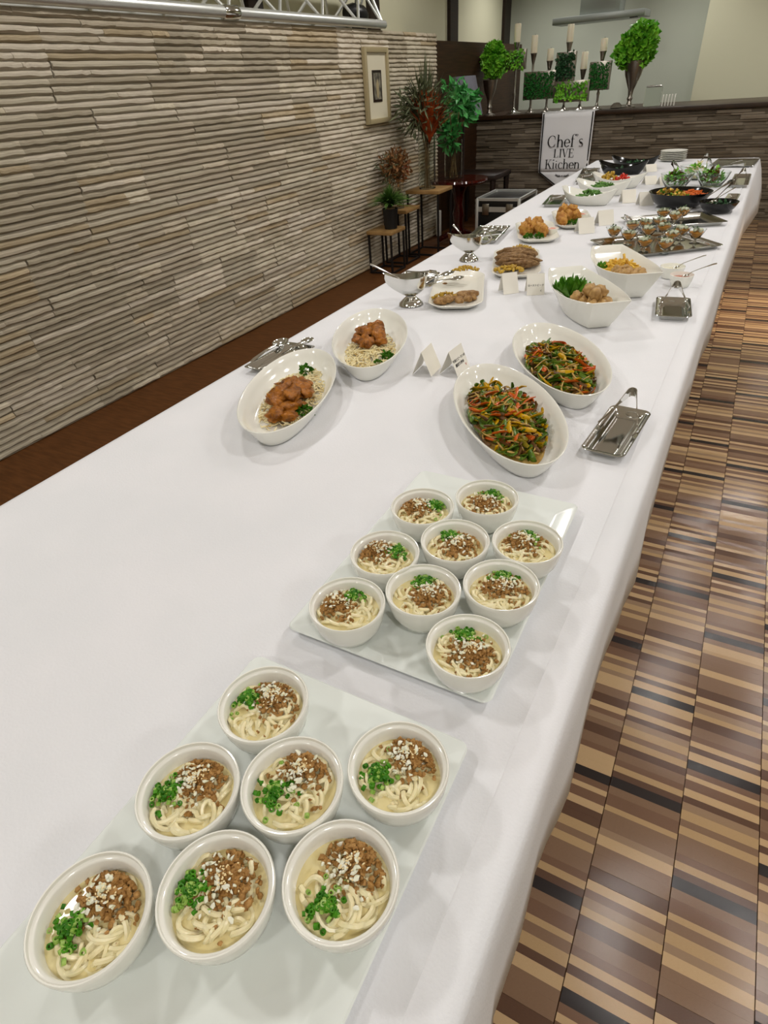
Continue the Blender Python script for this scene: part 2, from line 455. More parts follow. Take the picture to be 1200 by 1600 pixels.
def hem_r(y):
    if y <= hem[0].y: return hem[0].x + .012 * math.sin(y * 9)
    for a, b in zip(hem, hem[1:]):
        if a.y <= y <= b.y: return a.x + (b.x - a.x) * (y - a.y) / max(1e-6, b.y - a.y)
    return hem[-1].x + (y - hem[-1].y) * .05
cl = MB(); NY = 150; rows = []
for i in range(NY + 1):
    y = Y0 + (Y1 - Y0) * i / NY
    xr, xl = edge_r(y), edge_l(y)
    hr = hem_r(y); hl = xl - .03 - .012 * math.sin(y * 7.3) - .008 * math.sin(y * 17)
    def wv(x): return .0012 * noise.noise(Vector((x * 3, y * 1.6, 0)))
    cols = [(hl, HZ + .0), (xl + (hl - xl) * .75, .52), (xl + (hl - xl) * .4, .63), (xl - .004, T - .02), (xl + .004, T - .003), (xl + .02, T)]
    crease = xr - .048
    for k in range(1, 18):
        x = xl + .02 + (crease - .012 - xl - .02) * k / 18
        # pressed folds running along the cloth
        cols.append((x, T + wv(x)))
    cols += [(crease - .01, T + .0005), (crease - .003, T + .0030), (crease, T + .0036), (crease + .003, T + .0004), (xr - .02, T + .0002), (xr - .005, T - .002), (xr + .001, T - .012),
             (xr + (hr - xr) * .35, .63), (xr + (hr - xr) * .7, .52), (hr, HZ)]
    rows.append([(x, y, z) for x, z in cols])
# far and near drops close the ends
nC = len(rows[0])
def drop(row, sgn):
    out = []
    for zt, k in ((.70, .25), (.6, .6), (.5, .9), (.42, 1.0)):
        r = []
        for j, (x, y, z) in enumerate(row):
            w = .02 * math.sin(x * 13 + 1) + .012 * math.sin(x * 31)
            r.append((x, y + sgn * (.012 + k * (.03 + w * k)), min(z, zt) if z > HZ + .01 else z))
        out.append(r)
    return out
allrows = drop(rows[0], -1)[::-1] + rows + drop(rows[-1], 1)
cl.rings(allrows, False, False, closed=False)
clo = tag(cl.build('tablecloth', 'cloth', angle=55), 'long white tablecloth draped over the buffet table', 'tablecloth')
sol = clo.modifiers.new('thick', 'SOLIDIFY'); sol.thickness = .0012; sol.offset = -1
# ================================================================ NOODLE BOWLS
def porcelain_tray(name, x0, x1, y0, y1, label):
    cx, cy, hx, hy = (x0 + x1) / 2, (y0 + y1) / 2, (x1 - x0) / 2, (y1 - y0) / 2
    mb = MB().dish(rrect(hx, hy, .014), [(.03, 0), (.02, .001), (.004, .012), (0, .0165), (.002, .018), (.006, .0172), (.030, .0095), (.036, .0075), (.06, .007), (.12, .007)], 48)
    return tag(mb.build(name, 'tray_porcelain', None, (cx, cy, T + .001), 0), label, 'tray')
porcelain_tray('serving_tray', -.466, -.138, .462, .955, 'rectangular white porcelain tray carrying nine noodle bowls')
porcelain_tray('serving_tray', -.474, -.140, -.098, .400, 'rectangular white porcelain tray carrying seven noodle bowls')
BZ = T + .0085
BPROF = [(0, .0035), (.022, .003), (.024, 0), (.028, 0), (.031, .004), (.041, .0125), (.0500, .029), (.0545, .046), (.0562, .058), (.0566, .0625), (.0556, .0640), (.0543, .0637), (.0536, .0600), (.0505, .0592), (.0490, .0572), (.0478, .049), (.0440, .034), (.0350, .0185), (.018, .0095), (0, .009)]
bowl_mesh = None
BOWLS = [  # rim centre, green patch, meat patch (pixels), where it stands
 ((139,1428),(112,1452),(172,1398),'ending the three-bowl column of the seven-bowl tray'),
 ((337,1390),(302,1395),(355,1378),'ending the middle column of the seven-bowl tray'),
 ((532,1372),(510,1412),(552,1350),'ending the table-edge column of the seven-bowl tray'),
 ((293,1231),(258,1238),(312,1220),'second in the three-bowl column of the seven-bowl tray'),
 ((456,1222),(433,1240),(475,1203),'at the centre of the seven-bowl tray, ringed by six'),
 ((622,1196),(595,1210),(642,1182),'by the table-edge corner of seven-bowl tray facing nine-bowl tray'),
 ((411,1097),(386,1090),(428,1092),'of the seven-bowl tray standing closest to the nine-bowl tray'),
 ((542,942),(556,926),(526,944),'at inner corner of nine-bowl tray facing the seven-bowl tray'),
 ((661,920),(664,902),(668,930),'first in the middle column of the nine-bowl tray'),
 ((783,912),(790,892),(786,918),'second in the table-edge column of the nine-bowl tray'),
 ((731,1007),(724,983),(738,1020),'standing apart at the table-edge corner of the nine-bowl tray'),
 ((601,862),(622,862),(588,858),'second in the inner column of the nine-bowl tray'),
 ((711,843),(703,832),(716,852),'at the centre of the nine-bowl tray, ringed by six'),
 ((824,845),(829,826),(818,846),'third in the table-edge column of the nine-bowl tray'),
 ((660,790),(679,788),(651,792),'third in the inner column of the nine-bowl tray'),
 ((761,776),(772,767),(756,786),'of the nine-bowl tray standing closest to the pepper stir-fry'),
]
def noodle_food(root, g, m, seed):
    r = random.Random(seed)
    MB().lathe([(0, .0345), (.0430, .0345), (.0443, .0355), (.03, .0358), (0, .0358)], 28).build('broth', 'broth', root)
    nb = MB()
    for k in range(30):
        a = r.uniform(0, 6.28); d = r.uniform(.004, .024) if k < 12 else r.uniform(.018, .032)
        cx, cy = math.cos(a) * d, math.sin(a) * d; R0 = r.uniform(.009, .02)
        R0 = min(R0, .0405 - d); a0 = r.uniform(0, 6.28); span = r.uniform(2.6, 5.6); zz = r.uniform(.0340, .0385)
        pts = []
        for i in range(17):
            t = a0 + span * i / 16; R1 = R0 * (1 + .15 * math.sin(3 * i / 16 + k))
            x, y = cx + R1 * math.cos(t), cy + R1 * math.sin(t) * r.uniform(.96, 1.0)
            q = math.hypot(x, y)
            if q > .0415: x, y = x * .0415 / q, y * .0415 / q
            e = min(i, 16 - i) / 16
            pts.append((x, y, zz + .004 * math.sin(i * .55 + k) - (.006 if e < .06 else 0)))
        nb.tube(pts, .0026, 6)
    stuff(nb.build('udon_noodles', 'noodle', root))
    mb = MB()
    for k in range(380):
        a, d = r.uniform(0, 6.28), abs(r.gauss(0, 1)) * .0170
        x, y = m[0] + math.cos(a) * d, m[1] + math.sin(a) * d * .9
        q = math.hypot(x, y)
        if q > .037: x, y = x * .037 / q, y * .037 / q
        h = .039 + .0115 * math.exp(-((x - m[0]) ** 2 + (y - m[1]) ** 2) / .0004) * r.uniform(.5, 1)
        s = r.uniform(.0015, .0036)
        mb.lump((x, y, h), (s * r.uniform(.8, 1.4), s, s * r.uniform(.7, 1)), 1, .5, rrot())
    stuff(mb.build('minced_meat', 'mince', root, angle=60))
    for nm, mt, cnt, sp in (('scallion_rings', 'scallion_dark', 60, .0085), ('pale_scallion_rings', 'scallion', 26, .012)):
        gb = MB()
        for k in range(cnt):
            a, d = r.uniform(0, 6.28), abs(r.gauss(0, 1)) * sp
            x, y = g[0] + math.cos(a) * d * 1.1, g[1] + math.sin(a) * d
            q = math.hypot(x, y)
            if q > .0395: x, y = x * .0395 / q, y * .0395 / q
            h = .041 + .008 * math.exp(-((x - g[0]) ** 2 + (y - g[1]) ** 2) / .00014) * r.uniform(.4, 1) + .004 * math.exp(-((x - m[0]) ** 2 + (y - m[1]) ** 2) / .0003)
            R0 = r.uniform(.0020, .0031); M = rotm(r.gauss(0, .7), r.gauss(0, .7), r.uniform(0, 6)); hh = r.uniform(.0012, .0022)
            rg = [[M @ Vector((rr * math.cos(2 * PI * j / 8), rr * math.sin(2 * PI * j / 8), z)) + Vector((x, y, h)) for j in range(8)] for rr, z in ((R0, -hh), (R0, hh), (R0 * .55, hh), (R0 * .55, -hh), (R0, -hh))]
            gb.rings(rg, False, False)
        stuff(gb.build(nm, mt, root, angle=50))
    ob = MB()
    mx, my = m[0] * .75 + g[0] * .25, m[1] * .75 + g[1] * .25
    for k in range(44):
        x, y = mx + r.gauss(0, .0115), my + r.gauss(0, .0115)
        q = math.hypot(x, y)
        if q > .037: x, y = x * .037 / q, y * .037 / q
        h = .0435 + .011 * math.exp(-((x - m[0]) ** 2 + (y - m[1]) ** 2) / .00035)
        s = r.uniform(.001, .0026); ob.lump((x, y, h), (s * 1.5, s, s * .6), 1, .5, rotm(r.gauss(0, .5), r.gauss(0, .5), r.uniform(0, 6)))
    stuff(ob.build('chopped_white_onion', 'onion', root, angle=60))
    sb = MB()
    for k in range(34):
        x, y = m[0] * .8 + r.gauss(0, .006), m[1] * .8 + r.gauss(0, .006)
        h = .046 + .0095 * math.exp(-((x - m[0]) ** 2 + (y - m[1]) ** 2) / .00035)
        sb.lump((x, y, h), (.0013, .0008, .0006), 1, .1, rotm(0, 0, r.uniform(0, 6)))
    stuff(sb.build('sesame_seeds', 'sesame', root))
RZ = BZ + .0635
for i, (c, g, m, lab) in enumerate(BOWLS):
    p = at(c[0], c[1], RZ)
    if bowl_mesh is None:
        b = MB().lathe(BPROF, 56).build('noodle_bowl', 'porcelain'); bowl_mesh = b.data
    else:
        b = bpy.data.objects.new('noodle_bowl', bowl_mesh); COL.objects.link(b)
    b.location = (p.x, p.y, BZ)
    tag(b, 'round white bowl ' + lab, 'bowl', 'white noodle bowls')
    root = empty('noodle_soup', (p.x, p.y, BZ + .0075), 0, 'udon with minced meat in bowl ' + lab, 'noodles', 'noodle servings')
    zc = BZ + .050; pc = at(c[0], c[1] + 0, zc); cc = Vector((p.x, p.y, zc))
    def loc(q):
        v = at(q[0], q[1], zc) - cc; v.z = 0
        if v.length > .026: v = v * (.026 / v.length)
        return (v.x, v.y)
    root.scale = (1.07, 1.07, 1)
    noodle_food(root, loc(g), loc(m), 100 + i)
# ================================================================ DISHES ON THE TABLE
ZT = T + .0015
def prof_at(p, z):
    if z <= p[0][0]: return p[0][1]
    for (z0, r0), (z1, r1) in zip(p, p[1:]):
        if z <= z1: return r0 + (r1 - r0) * (z - z0) / (z1 - z0)
    return p[-1][1] * (1 + max(0, z - p[-1][0]) * 2)
def fit_in(vs, a, b=None, off=(0, 0), dz=0, zmin=.0):       # keep points inside a bowl's inner wall: half-length a and half-width b by height
    out = []
    for x, y, z in vs:
        z = max(z, zmin); A = prof_at(a, z + dz); B = prof_at(b or a, z + dz)
        X, Y = x + off[0], y + off[1]; q = math.hypot(X / A, Y / B)
        if q > 1: X, Y = X / q, Y / q
        out.append((X - off[0], Y - off[1], z))
    return out
def leaf_inner(L, w1, h, mg=.004):
    o = ((.010, .062), (.012, .052), (h * .36, .036), (h * .78, .016), (h, .005))
    return [(z, L * (1 - k / w1 * .75) * .92 - mg) for z, k in o], [(z, w1 - k - mg) for z, k in o]
def V2(a): return Vector((a[0], a[1], 0))
OVAL = [(.045, .002), (.043, 0), (.040, .002), (.026, .018), (.010, .042), (.001, .054), (0, .0565), (.002, .0578), (.0055, .056), (.016, .040), (.030, .019), (.046, .0095), (.07, .0085), (.10, .008)]
oval_mesh = None
def oval(cx, cy, ang, label):
    global oval_mesh
    if oval_mesh is None:
        o = MB().dish(ell(.266, .117), OVAL, 64).build('oval_platter', 'porcelain'); oval_mesh = o.data
    else:
        o = bpy.data.objects.new('oval_platter', oval_mesh); COL.objects.link(o)
    o.location = (cx, cy, ZT); o.rotation_euler = (0, 0, math.radians(ang))
    return tag(o, label, 'platter', 'oval platters')
def inell(L, W, r):
    while 1:
        x, y = r.uniform(-L, L), r.uniform(-W, W)
        if (x / L) ** 2 + (y / W) ** 2 < 1: return x, y
def parsley(x, y, z, s, label, group='parsley sprigs', n=70, mt='parsley'):
    root = empty('parsley_sprig', (x, y, z), rnd.uniform(0, 6), label, 'parsley', group)
    r = random.Random(int(abs(x * 1000 + y * 777)))
    MB().tube([(-s * .9, 0, .002), (-s * .3, 0, .004), (0, 0, s * .3)], .0012, 5).build('stem', mt, root)
    mb = MB()
    for k in range(n):
        d = Vector((r.gauss(0, 1), r.gauss(0, .8), abs(r.gauss(0, .6)))).normalized()
        c = Vector((d.x * s * .75, d.y * s * .6, .002 + d.z * s * .55)) * r.uniform(.6, 1)
        mb.leaf(c, (d + Vector((r.gauss(0, .6), r.gauss(0, .6), r.gauss(0, .5)))), Vector((r.gauss(0, 1), r.gauss(0, 1), 1)), s * r.uniform(.3, .5), s * r.uniform(.25, .45), fold=.4)
    mb.build('curly_leaves', mt, root, smooth=False)
    return root
def mound_stuff(name, mt, root, n, L, W, zfn, rad, length, r, seg=5, curl=.5, flat=1.0, tilt=.25, cx=0, cy=0, sides=5):
    mb = MB()
    for k in range(n):
        x, y = inell(L, W, r); a = r.uniform(0, 6.28); ln = length * r.uniform(.6, 1.2); c = r.uniform(-curl, curl) * 3
        z = zfn(x, y) * r.uniform(.75, 1.0); pts = []; px, py = x, y; tl = r.gauss(0, tilt)
        for i in range(seg + 1):
            t = i / seg - .5
            q = math.hypot(px / (L * 1.06), py / (W * 1.06)); e = 1 / max(1, q)
            pts.append((px * e + cx, py * e + cy, max(.0045, z + t * ln * tl + .003 * math.sin(k + i))))
            px += math.cos(a) * ln / seg; py += math.sin(a) * ln / seg; a += c / seg
        mb.tube(pts, [rad * .6] + [rad] * (seg - 1) + [rad * .6], sides, flat=flat)
    o = mb.build(name, mt, root); stuff(o); return o
# --- chicken on shredded cabbage
def chicken_platter(cx, cy, ang, label, tail, pieces, cab, sprigs, seed):
    r = random.Random(seed); A = math.radians(ang)
    oval(cx, cy, ang, label)
    root = empty('shredded_cabbage', (cx, cy, ZT + .0085), A, 'pile of pale shredded cabbage ' + tail, 'cabbage', 'cabbage beds')
    h = lambda x, y: .006 + .016 * max(0, 1 - (x / .15) ** 2 - (y / .065) ** 2)
    mound_stuff('cabbage_shreds', 'cabbage', root, 420, cab[1], cab[2], h, .0023, .03, r, cx=cab[0], flat=.5)
    mound_stuff('sauce_soaked_shreds', 'sprout', root, 60, cab[1], cab[2], h, .0016, .026, r, cx=cab[0], flat=.5)
    M = Matrix.Translation((cx, cy, ZT)) @ Matrix.Rotation(A, 4, 'Z')
    for (x, y, z, s, a) in pieces:
        p = M @ Vector((x, y, z + .012))
        mb = MB()
        mb.lump((0, 0, 0), (s * 1.6, s * .95, s * .55), 3, .30, rotm(r.gauss(0, .25), r.gauss(0, .25), 0), freq=1.7)
        tag(mb.build('chicken_piece', 'chicken', None, p, A + a, angle=180), 'glazed brown chicken piece on the cabbage ' + tail, 'chicken', 'glazed chicken pieces ' + tail)
    for (x, y, s, lab) in sprigs:
        p = M @ Vector((x, y, .014 + .02 * (x * x / .06) ))
        parsley(p.x, p.y, p.z, s, lab)
chicken_platter(-.942, 1.147, -68.2 + 180, 'oval white platter of chicken nearest the serving tongs tray', 'of the platter beside the tongs tray',
    [(-.115, .012, .022, .026, .3), (-.085, -.022, .024, .026, -.4), (-.06, .022, .026, .025, .9), (-.035, -.012, .034, .027, .2), (-.005, .022, .030, .024, -.5), (.02, -.015, .032, .026, .5), (.045, .015, .030, .024, 1.1), (-.13, -.018, .018, .022, 1.0), (.0, -.042, .022, .022, .1), (.06, -.02, .024, .02, .2)],
    (.015, .185, .074), [(-.085, -.054, .030, 'large parsley sprig resting against chicken on the platter beside tongs tray'), (.165, -.005, .028, 'parsley sprig at cabbage end of the platter beside tongs tray')], 3)
chicken_platter(-.925, 1.556, -64.7 + 180, 'oval white platter of chicken between gravy boat and first chicken platter', 'of the platter beside the gravy boat',
    [(-.01, .012, .028, .026, .3), (.03, -.02, .034, .027, .1), (.055, .02, .034, .026, .8), (.085, -.01, .032, .025, -.4), (.02, .036, .024, .022, .2), (.1, .025, .028, .023, .7), (.0, -.03, .024, .021, .2)],
    (-.03, .165, .074), [(-.095, -.054, .026, 'larger parsley sprig by the rim of the platter beside gravy boat'), (-.145, -.03, .014, 'tiny parsley sprig by the rim of the platter beside gravy boat'), (.135, .028, .027, 'parsley sprig on top of the platter beside gravy boat')], 4)
# --- pepper stir-fry
def stirfry(cx, cy, ang, label, flab, seed, off):
    r = random.Random(seed); oval(cx, cy, ang, label)
    root = empty('stir_fry', (cx, cy, ZT + .008), math.radians(ang), flab, 'stir-fry', 'pepper stir-fries')
    L, W = .185, .076
    h = lambda x, y: .008 + .034 * max(0, 1 - ((x) / .2) ** 2 - (y / .085) ** 2)
    MB().dish(ell(.2, .074), [(.03, .001), (.0, .004), (.012, .0052), (.06, .0055)], 40).build('sauce', 'sprout', root)
    for nm, mt, n, rad, ln, fl_ in (('dark_beef_strips', 'beef_dark', 70, .0050, .055, .6), ('green_pepper_strips', 'pepper_green', 100, .0066, .066, .38), ('olive_pepper_strips', 'pepper_olive', 56, .0058, .06, .42), ('yellow_pepper_strips', 'pepper_yellow', 28, .0062, .062, .42), ('red_pepper_strips', 'pepper_red', 30, .0064, .056, .42), ('bamboo_strips', 'sprout', 80, .0022, .042, .8)):
        top = nm in ('yellow_pepper_strips', 'red_pepper_strips', 'bamboo_strips')
        mound_stuff(nm, mt, root, n, L, W, (lambda x, y: h(x, y) + .005) if top else h, rad, ln, r, curl=.4, flat=fl_, tilt=.22, cx=off, sides=6)
    return root
stirfry(-.373, 1.225, -57.5, 'oval white stir-fry platter nearest the noodle bowls', 'pepper and meat stir-fry on the platter nearest the noodle bowls', 11, -.01)
stirfry(-.344, 1.580, -61.3, 'oval white stir-fry platter nearest the boat-shaped bowls', 'pepper and meat stir-fry on the platter nearest boat-shaped bowls', 12, .01)
# --- metal trays and cutlery
def metal_tray(pxs, label, name='metal_tray', r=.018, h=.018, lip=.010, m='chrome', hx=None, hy=None, ang=None, c=None, handles=False):
    if c is None:
        P = [at(x, y, T + h) for x, y in pxs]
        c = sum(P, Vector()) / 4
        e = ((P[1] - P[0]) + (P[2] - P[3])) / 2; g = ((P[3] - P[0]) + (P[2] - P[1])) / 2
        ang = math.atan2(g.y, g.x) - PI / 2; hx, hy = e.length / 2, g.length / 2
    o = MB().dish(rrect(hx, hy, r), [(lip + .016, .001), (lip + .012, 0), (lip + .003, h - .004), (.001, h - .001), (0, h), (.001, h + .001), (lip + .001, h - .001), (lip + .008, h * .5), (lip + .014, .0032), (lip + .02, .0025)], 48)
    if handles: o2 = empty(name, (c.x, c.y, ZT), ang, label, 'tray', 'metal trays'); o.build('tray_body', m, o2)
    else: o2 = tag(o.build(name, m, None, (c.x, c.y, ZT), ang), label, 'tray', 'metal trays')
    if handles:
        for s in (handles if isinstance(handles, tuple) else (-1, 1)):
            MB().tube([(-.045, s * (hy - .004), h), (-.042, s * (hy + .01), h + .022), (-.02, s * (hy + .02), h + .032), (.02, s * (hy + .02), h + .032), (.042, s * (hy + .01), h + .022), (.045, s * (hy - .004), h)], .005, 8).build('handle', m, o2)
    o2['c'] = 0; del o2['c']
    return o2, c, ang, hx, hy
def tongs(loc, rz, L, label, spread=.03, pitch=.3, w=.011, m='chrome', group='serving tongs', roll=0):
    root = empty('tongs', loc, rz, label, 'tongs', group)
    # spring bend at the origin end, arms run along +x
    M = rotm(roll, pitch, 0)
    path = []
    for i in range(9):
        a = PI / 2 + PI * i / 8
        path.append((.010 * math.cos(a), .010 * math.sin(a)))
    for s in (0, 1):
        pts = (path[4:] if s else path[:5][::-1])
        sg = -1 if s else 1
        arm = list(pts) + [(L * .3, sg * (.010 + spread * .3)), (L * .62, sg * (.010 + spread * .62)), (L * .85, sg * (.012 + spread * .85)), (L, sg * (.006 + spread * .8))]
        ws = [w * 1.0] * len(pts) + [w * .28, w * .2, w * .26, w * .2]
        rs = []
        for k, (x, y) in enumerate(arm):
            a = arm[max(0, k - 1)]; b = arm[min(len(arm) - 1, k + 1)]
            t = Vector((b[0] - a[0], b[1] - a[1])).normalized(); nx, ny = -t.y * .0009, t.x * .0009
            rs.append([M @ Vector((x + nx, y + ny, -ws[k])), M @ Vector((x + nx, y + ny, ws[k])), M @ Vector((x - nx, y - ny, ws[k])), M @ Vector((x - nx, y - ny, -ws[k]))])
        MB().rings(rs).build('arm', m, root, angle=30)
    return root
def spoon(p0, p1, label, r=.022, m='chrome', deep=.45, group='serving spoons', name='serving_spoon', hr=.0035):
    p0, p1 = Vector(p0), Vector(p1); d = p1 - p0; L = d.length
    root = empty(name, p0, math.atan2(d.y, d.x), label, 'spoon', group)
    pit = -math.atan2(d.z, math.hypot(d.x, d.y)); M = Matrix.Rotation(pit, 4, 'Y')
    MB().tube([M @ Vector(q) for q in ((0, 0, 0), (L * .1, 0, .002), (L * .5, 0, .004), (L - r * 2.2, 0, .004), (L - r * 1.1, 0, 0))], [hr * 1.3, hr * 1.5, hr, hr * .9, hr * 1.2], 8, flat=.6).build('handle', m, root)
    rs = []
    for sc, z in ((.2, -1), (.6, -.75), (.9, -.3), (1, 0), (.96, .03), (.86, -.28), (.55, -.68), (.15, -.9)):
        rs.append([M @ Vector((L + r * 1.15 * sc * math.cos(2 * PI * j / 20), r * sc * math.sin(2 * PI * j / 20), z * r * deep)) for j in range(20)])
    MB().rings(rs).build('spoon_head', m, root)
    return root
E_ = metal_tray([(905, 700), (974, 719), (1018, 645), (957, 632)], 'rectangular chrome tray beside the stir-fry platters')
def tray_tongs(td, label, L=.15, back=.6, z=.045, pitch=.22, spread=.035, w=.012, yaw=0):
    o, c, a, hx, hy = td
    p = Vector((c.x, c.y, 0)) + Matrix.Rotation(a, 3, 'Z') @ Vector((0, hy * back, 0))
    return tongs((p.x, p.y, T + z), a - PI / 2 + yaw, L, label, spread=spread, pitch=pitch, w=w)
tray_tongs(E_, 'chrome tongs standing on the tray beside the stir-fry platters', L=.115, back=.75, z=.066, pitch=.42, spread=.038, w=.014)
F_ = metal_tray([(1027, 494), (1077, 497), (1083, 468), (1022, 462)], 'rectangular chrome tray beside the boat-shaped bowls')
tray_tongs(F_, 'chrome tongs standing on the tray beside the boat-shaped bowls', L=.115, back=.62, z=.068, pitch=.42, spread=.042, w=.014)
G_ = metal_tray([(386, 574), (420, 583), (489, 546), (455, 530)], 'oblong chrome tray beside the first chicken platter', r=.012)
spoon(at(392, 566, T + .02), at(438, 534, T + .035), 'chrome serving spoon with upturned head on the oblong tray', r=.026)
spoon(at(402, 577, T + .018), at(468, 545, T + .024), 'chrome serving spoon lying low along the oblong tray', r=.024)
spoon(at(410, 570, T + .02), at(480, 531, T + .034), 'chrome serving spoon reaching the end of the oblong tray', r=.02)
# --- gravy boats
def gravy_boat(foot, ang, label, s=1.0):
    root = empty('gravy_boat', (foot.x, foot.y, ZT), ang, label, 'gravy boat', 'gravy boats')
    MB().lathe([(0, .004), (.042 * s, .0), (.045 * s, .002), (.043 * s, .008), (.030 * s, .020), (.020 * s, .029), (.018 * s, .033), (.022 * s, .037), (0, .039)], 28).build('foot', 'chrome', root)
    n = 36; rs = []
    def ring(k, z, inner):
        out = []
        for j in range(n):
            t = 2 * PI * j / n; c, sn = math.cos(t), math.sin(t)
            x = .060 * s * k * c; y = .044 * s * k * sn
            sp = max(0, -c)
            up = 0
            if sp > 0 and k > .45:
                kk = (k - .45) / .55
                x -= .036 * s * sp ** 4 * kk ** 1.5; y *= 1 - .35 * sp ** 3 * kk; up = .018 * sp ** 4 * kk
            if c > .5 and k > .6: up += .008 * (c - .5) * (k - .6) / .4
            out.append(Vector((x, y, z + up)))
        return out
    for k, z in ((.15, .034), (.50, .039), (.78, .051), (.94, .068), (1.0, .088), (1.03, .104), (1.0, .1045), (.96, .088), (.90, .069), (.74, .054), (.46, .043), (.1, .038)): rs.append(ring(k, z, 0))
    MB().rings(rs).build('body', 'chrome', root)
    MB().tube([(.058 * s, 0, .100), (.072 * s, 0, .118), (.092 * s, 0, .114), (.100 * s, 0, .094), (.092 * s, 0, .074), (.072 * s, 0, .066), (.055 * s, 0, .066)], .0042, 8).build('handle', 'chrome', root)
    return root
fb = (at(619, 479) + at(655, 481)) / 2 + Vector((0.0, .03, 0))
gravy_boat(fb, math.radians(30), 'silver gravy boat on a pedestal foot beside the pork plate', 1.04)
fb2 = (at(714, 409) + at(744, 410)) / 2 + Vector((0, .03, 0))
gravy_boat(fb2, math.radians(25), 'silver gravy boat on a pedestal foot beside the roast beef plate', 1.0)
def boat_ladle(fb, ang, lab, a0, zt):
    M = Matrix.Translation((fb.x, fb.y, ZT)) @ Matrix.Rotation(ang, 4, 'Z')
    spoon(M @ Vector((-a0, .0, zt)), M @ Vector((-.012, 0, .075)), lab, r=.02, hr=.003, name='sauce_ladle', group='sauce ladles')
boat_ladle(fb, math.radians(30), 'silver sauce ladle lying over the spout beside the pork plate', .145, .157)
boat_ladle(fb2, math.radians(25), 'silver sauce ladle standing in the boat beside the roast beef plate', .075, .155)
# --- rounded rectangular plates
plate_mesh = {}
def rplate(cx, cy, ang, label, hx=.099, hy=.235, key='p'):
    if key not in plate_mesh:
        o = MB().dish(rrect(hx, hy, .06, .06), [(.04, .001), (.036, 0), (.022, .006), (.003, .019), (0, .0215), (.002, .0225), (.006, .0215), (.024, .0105), (.036, .0075), (.055, .0065)], 48).build('rounded_plate', 'ivory_porcelain'); plate_mesh[key] = o.data
    else: o = bpy.data.objects.new('rounded_plate', plate_mesh[key]); COL.objects.link(o)
    o.location = (cx, cy, ZT); o.rotation_euler = (0, 0, ang)
    return tag(o, label, 'plate', 'rounded rectangular plates')
def plate_px(q, label, dz=.022, ang=None, **k):
    P = [at(x, y, T + dz) for x, y in q]; c = sum(P, Vector()) / 4
    g = ((P[3] - P[0]) + (P[2] - P[1])) / 2
    a = math.atan2(g.y, g.x) - PI / 2 if ang is None else ang
    rplate(c.x, c.y, a, label, **k); return c, a
def meat_slice(p, s, rz, tilt, m, name, label, cat, group, seed):
    mb = MB(); mb.lump((0, 0, 0), s, 3, .16, rotm(tilt, 0, 0), freq=1.5, seed=seed)
    return tag(mb.build(name, m, None, p, rz, angle=180), label, cat, group)
cH, aH = plate_px([(669, 482), (750, 487), (757, 424), (686, 417)], 'white rounded plate of pork slices beside the gravy boat')
r = random.Random(31)
for k, (x, y, z, a, sx) in enumerate(((690, 470, .022, .5, .030), (702, 466, .026, .9, .034), (714, 464, .024, .2, .034), (725, 461, .026, .8, .036), (736, 459, .022, .4, .030), (718, 469, .030, 1.3, .026), (731, 467, .022, .6, .020), (740, 465, .020, 1.6, .018))):
    p = at(x, y, T + z)
    meat_slice(p, (sx, sx * .62, .011), aH + a, .25 + r.gauss(0, .2), 'pork', 'pork_slice', 'browned pork slice on the nearly emptied plate', 'meat', 'pork slices on the emptied plate', k * 3.1)
pick = empty('pickled_vegetables', at(697, 471, T + .008), 0, 'yellow stewed onions beside the pork slices', 'vegetables')
mb = MB()
for k in range(60):
    x, y = inell(.055, .03, r); mb.lump((x, y, .012 + .018 * max(0, 1 - (x / .06) ** 2 - (y / .035) ** 2)), (.008, .004, .003), 1, .3, rrot())
stuff(mb.build('onion_pieces', 'pickle', pick, angle=80))
pick.rotation_euler = (0, 0, .5)
pick2 = empty('pickled_vegetables', at(728, 426, T + .010), .3, 'yellow stewed onions at the far end of the pork plate', 'vegetables')
mb = MB()
for k in range(46):
    x, y = inell(.06, .03, r); mb.lump((x, y, .008 + .014 * max(0, 1 - (x / .06) ** 2 - (y / .04) ** 2)), (.010, .006, .005), 1, .3, rrot())
stuff(mb.build('onion_pieces', 'pickle', pick2, angle=80))
meat_slice(at(695, 443, T + .0105), (.010, .006, .004), .4, 0, 'pork', 'meat_scrap', 'small meat scrap lying alone on the pork plate', 'meat', None, 5.5)
td = metal_tray([(620, 438), (660, 446), (682, 430), (642, 420)], 'small chrome tray behind the gravy boat beside the pork plate', r=.012)
spoon(at(662, 441, T + .03), at(699, 427, T + .05), 'round-headed chrome serving spoon leaning over the pork plate rim', r=.026, deep=.3)
spoon(at(667, 446, T + .028), at(714, 434, T + .038), 'deep chrome serving spoon resting on the pork plate', r=.025)
tongs(at(638, 428, T + .03), .6, .12, 'chrome tongs in the small tray behind the gravy boat', pitch=.05)
cI, aI = plate_px([(775, 434), (838, 434), (842, 392), (775, 378)], 'white rounded plate heaped with roast beef slices')
ax = Matrix.Rotation(aI, 3, 'Z')
for k in range(13):
    t = k / 12
    p = Vector((cI.x, cI.y, T + .032 + .018 * math.sin(t * 3.1))) + ax @ Vector((r.gauss(0, .012), -.115 + t * .22, 0))
    meat_slice(p, (.085 - .02 * abs(t - .4) + r.gauss(0, .006), .012, .030), aI + r.gauss(0, .16), .75 + r.gauss(0, .12), 'roast', 'beef_slice', 'roast beef slice overlapping others on the heaped plate', 'meat', 'roast beef slices', 40 + k * 2.3)
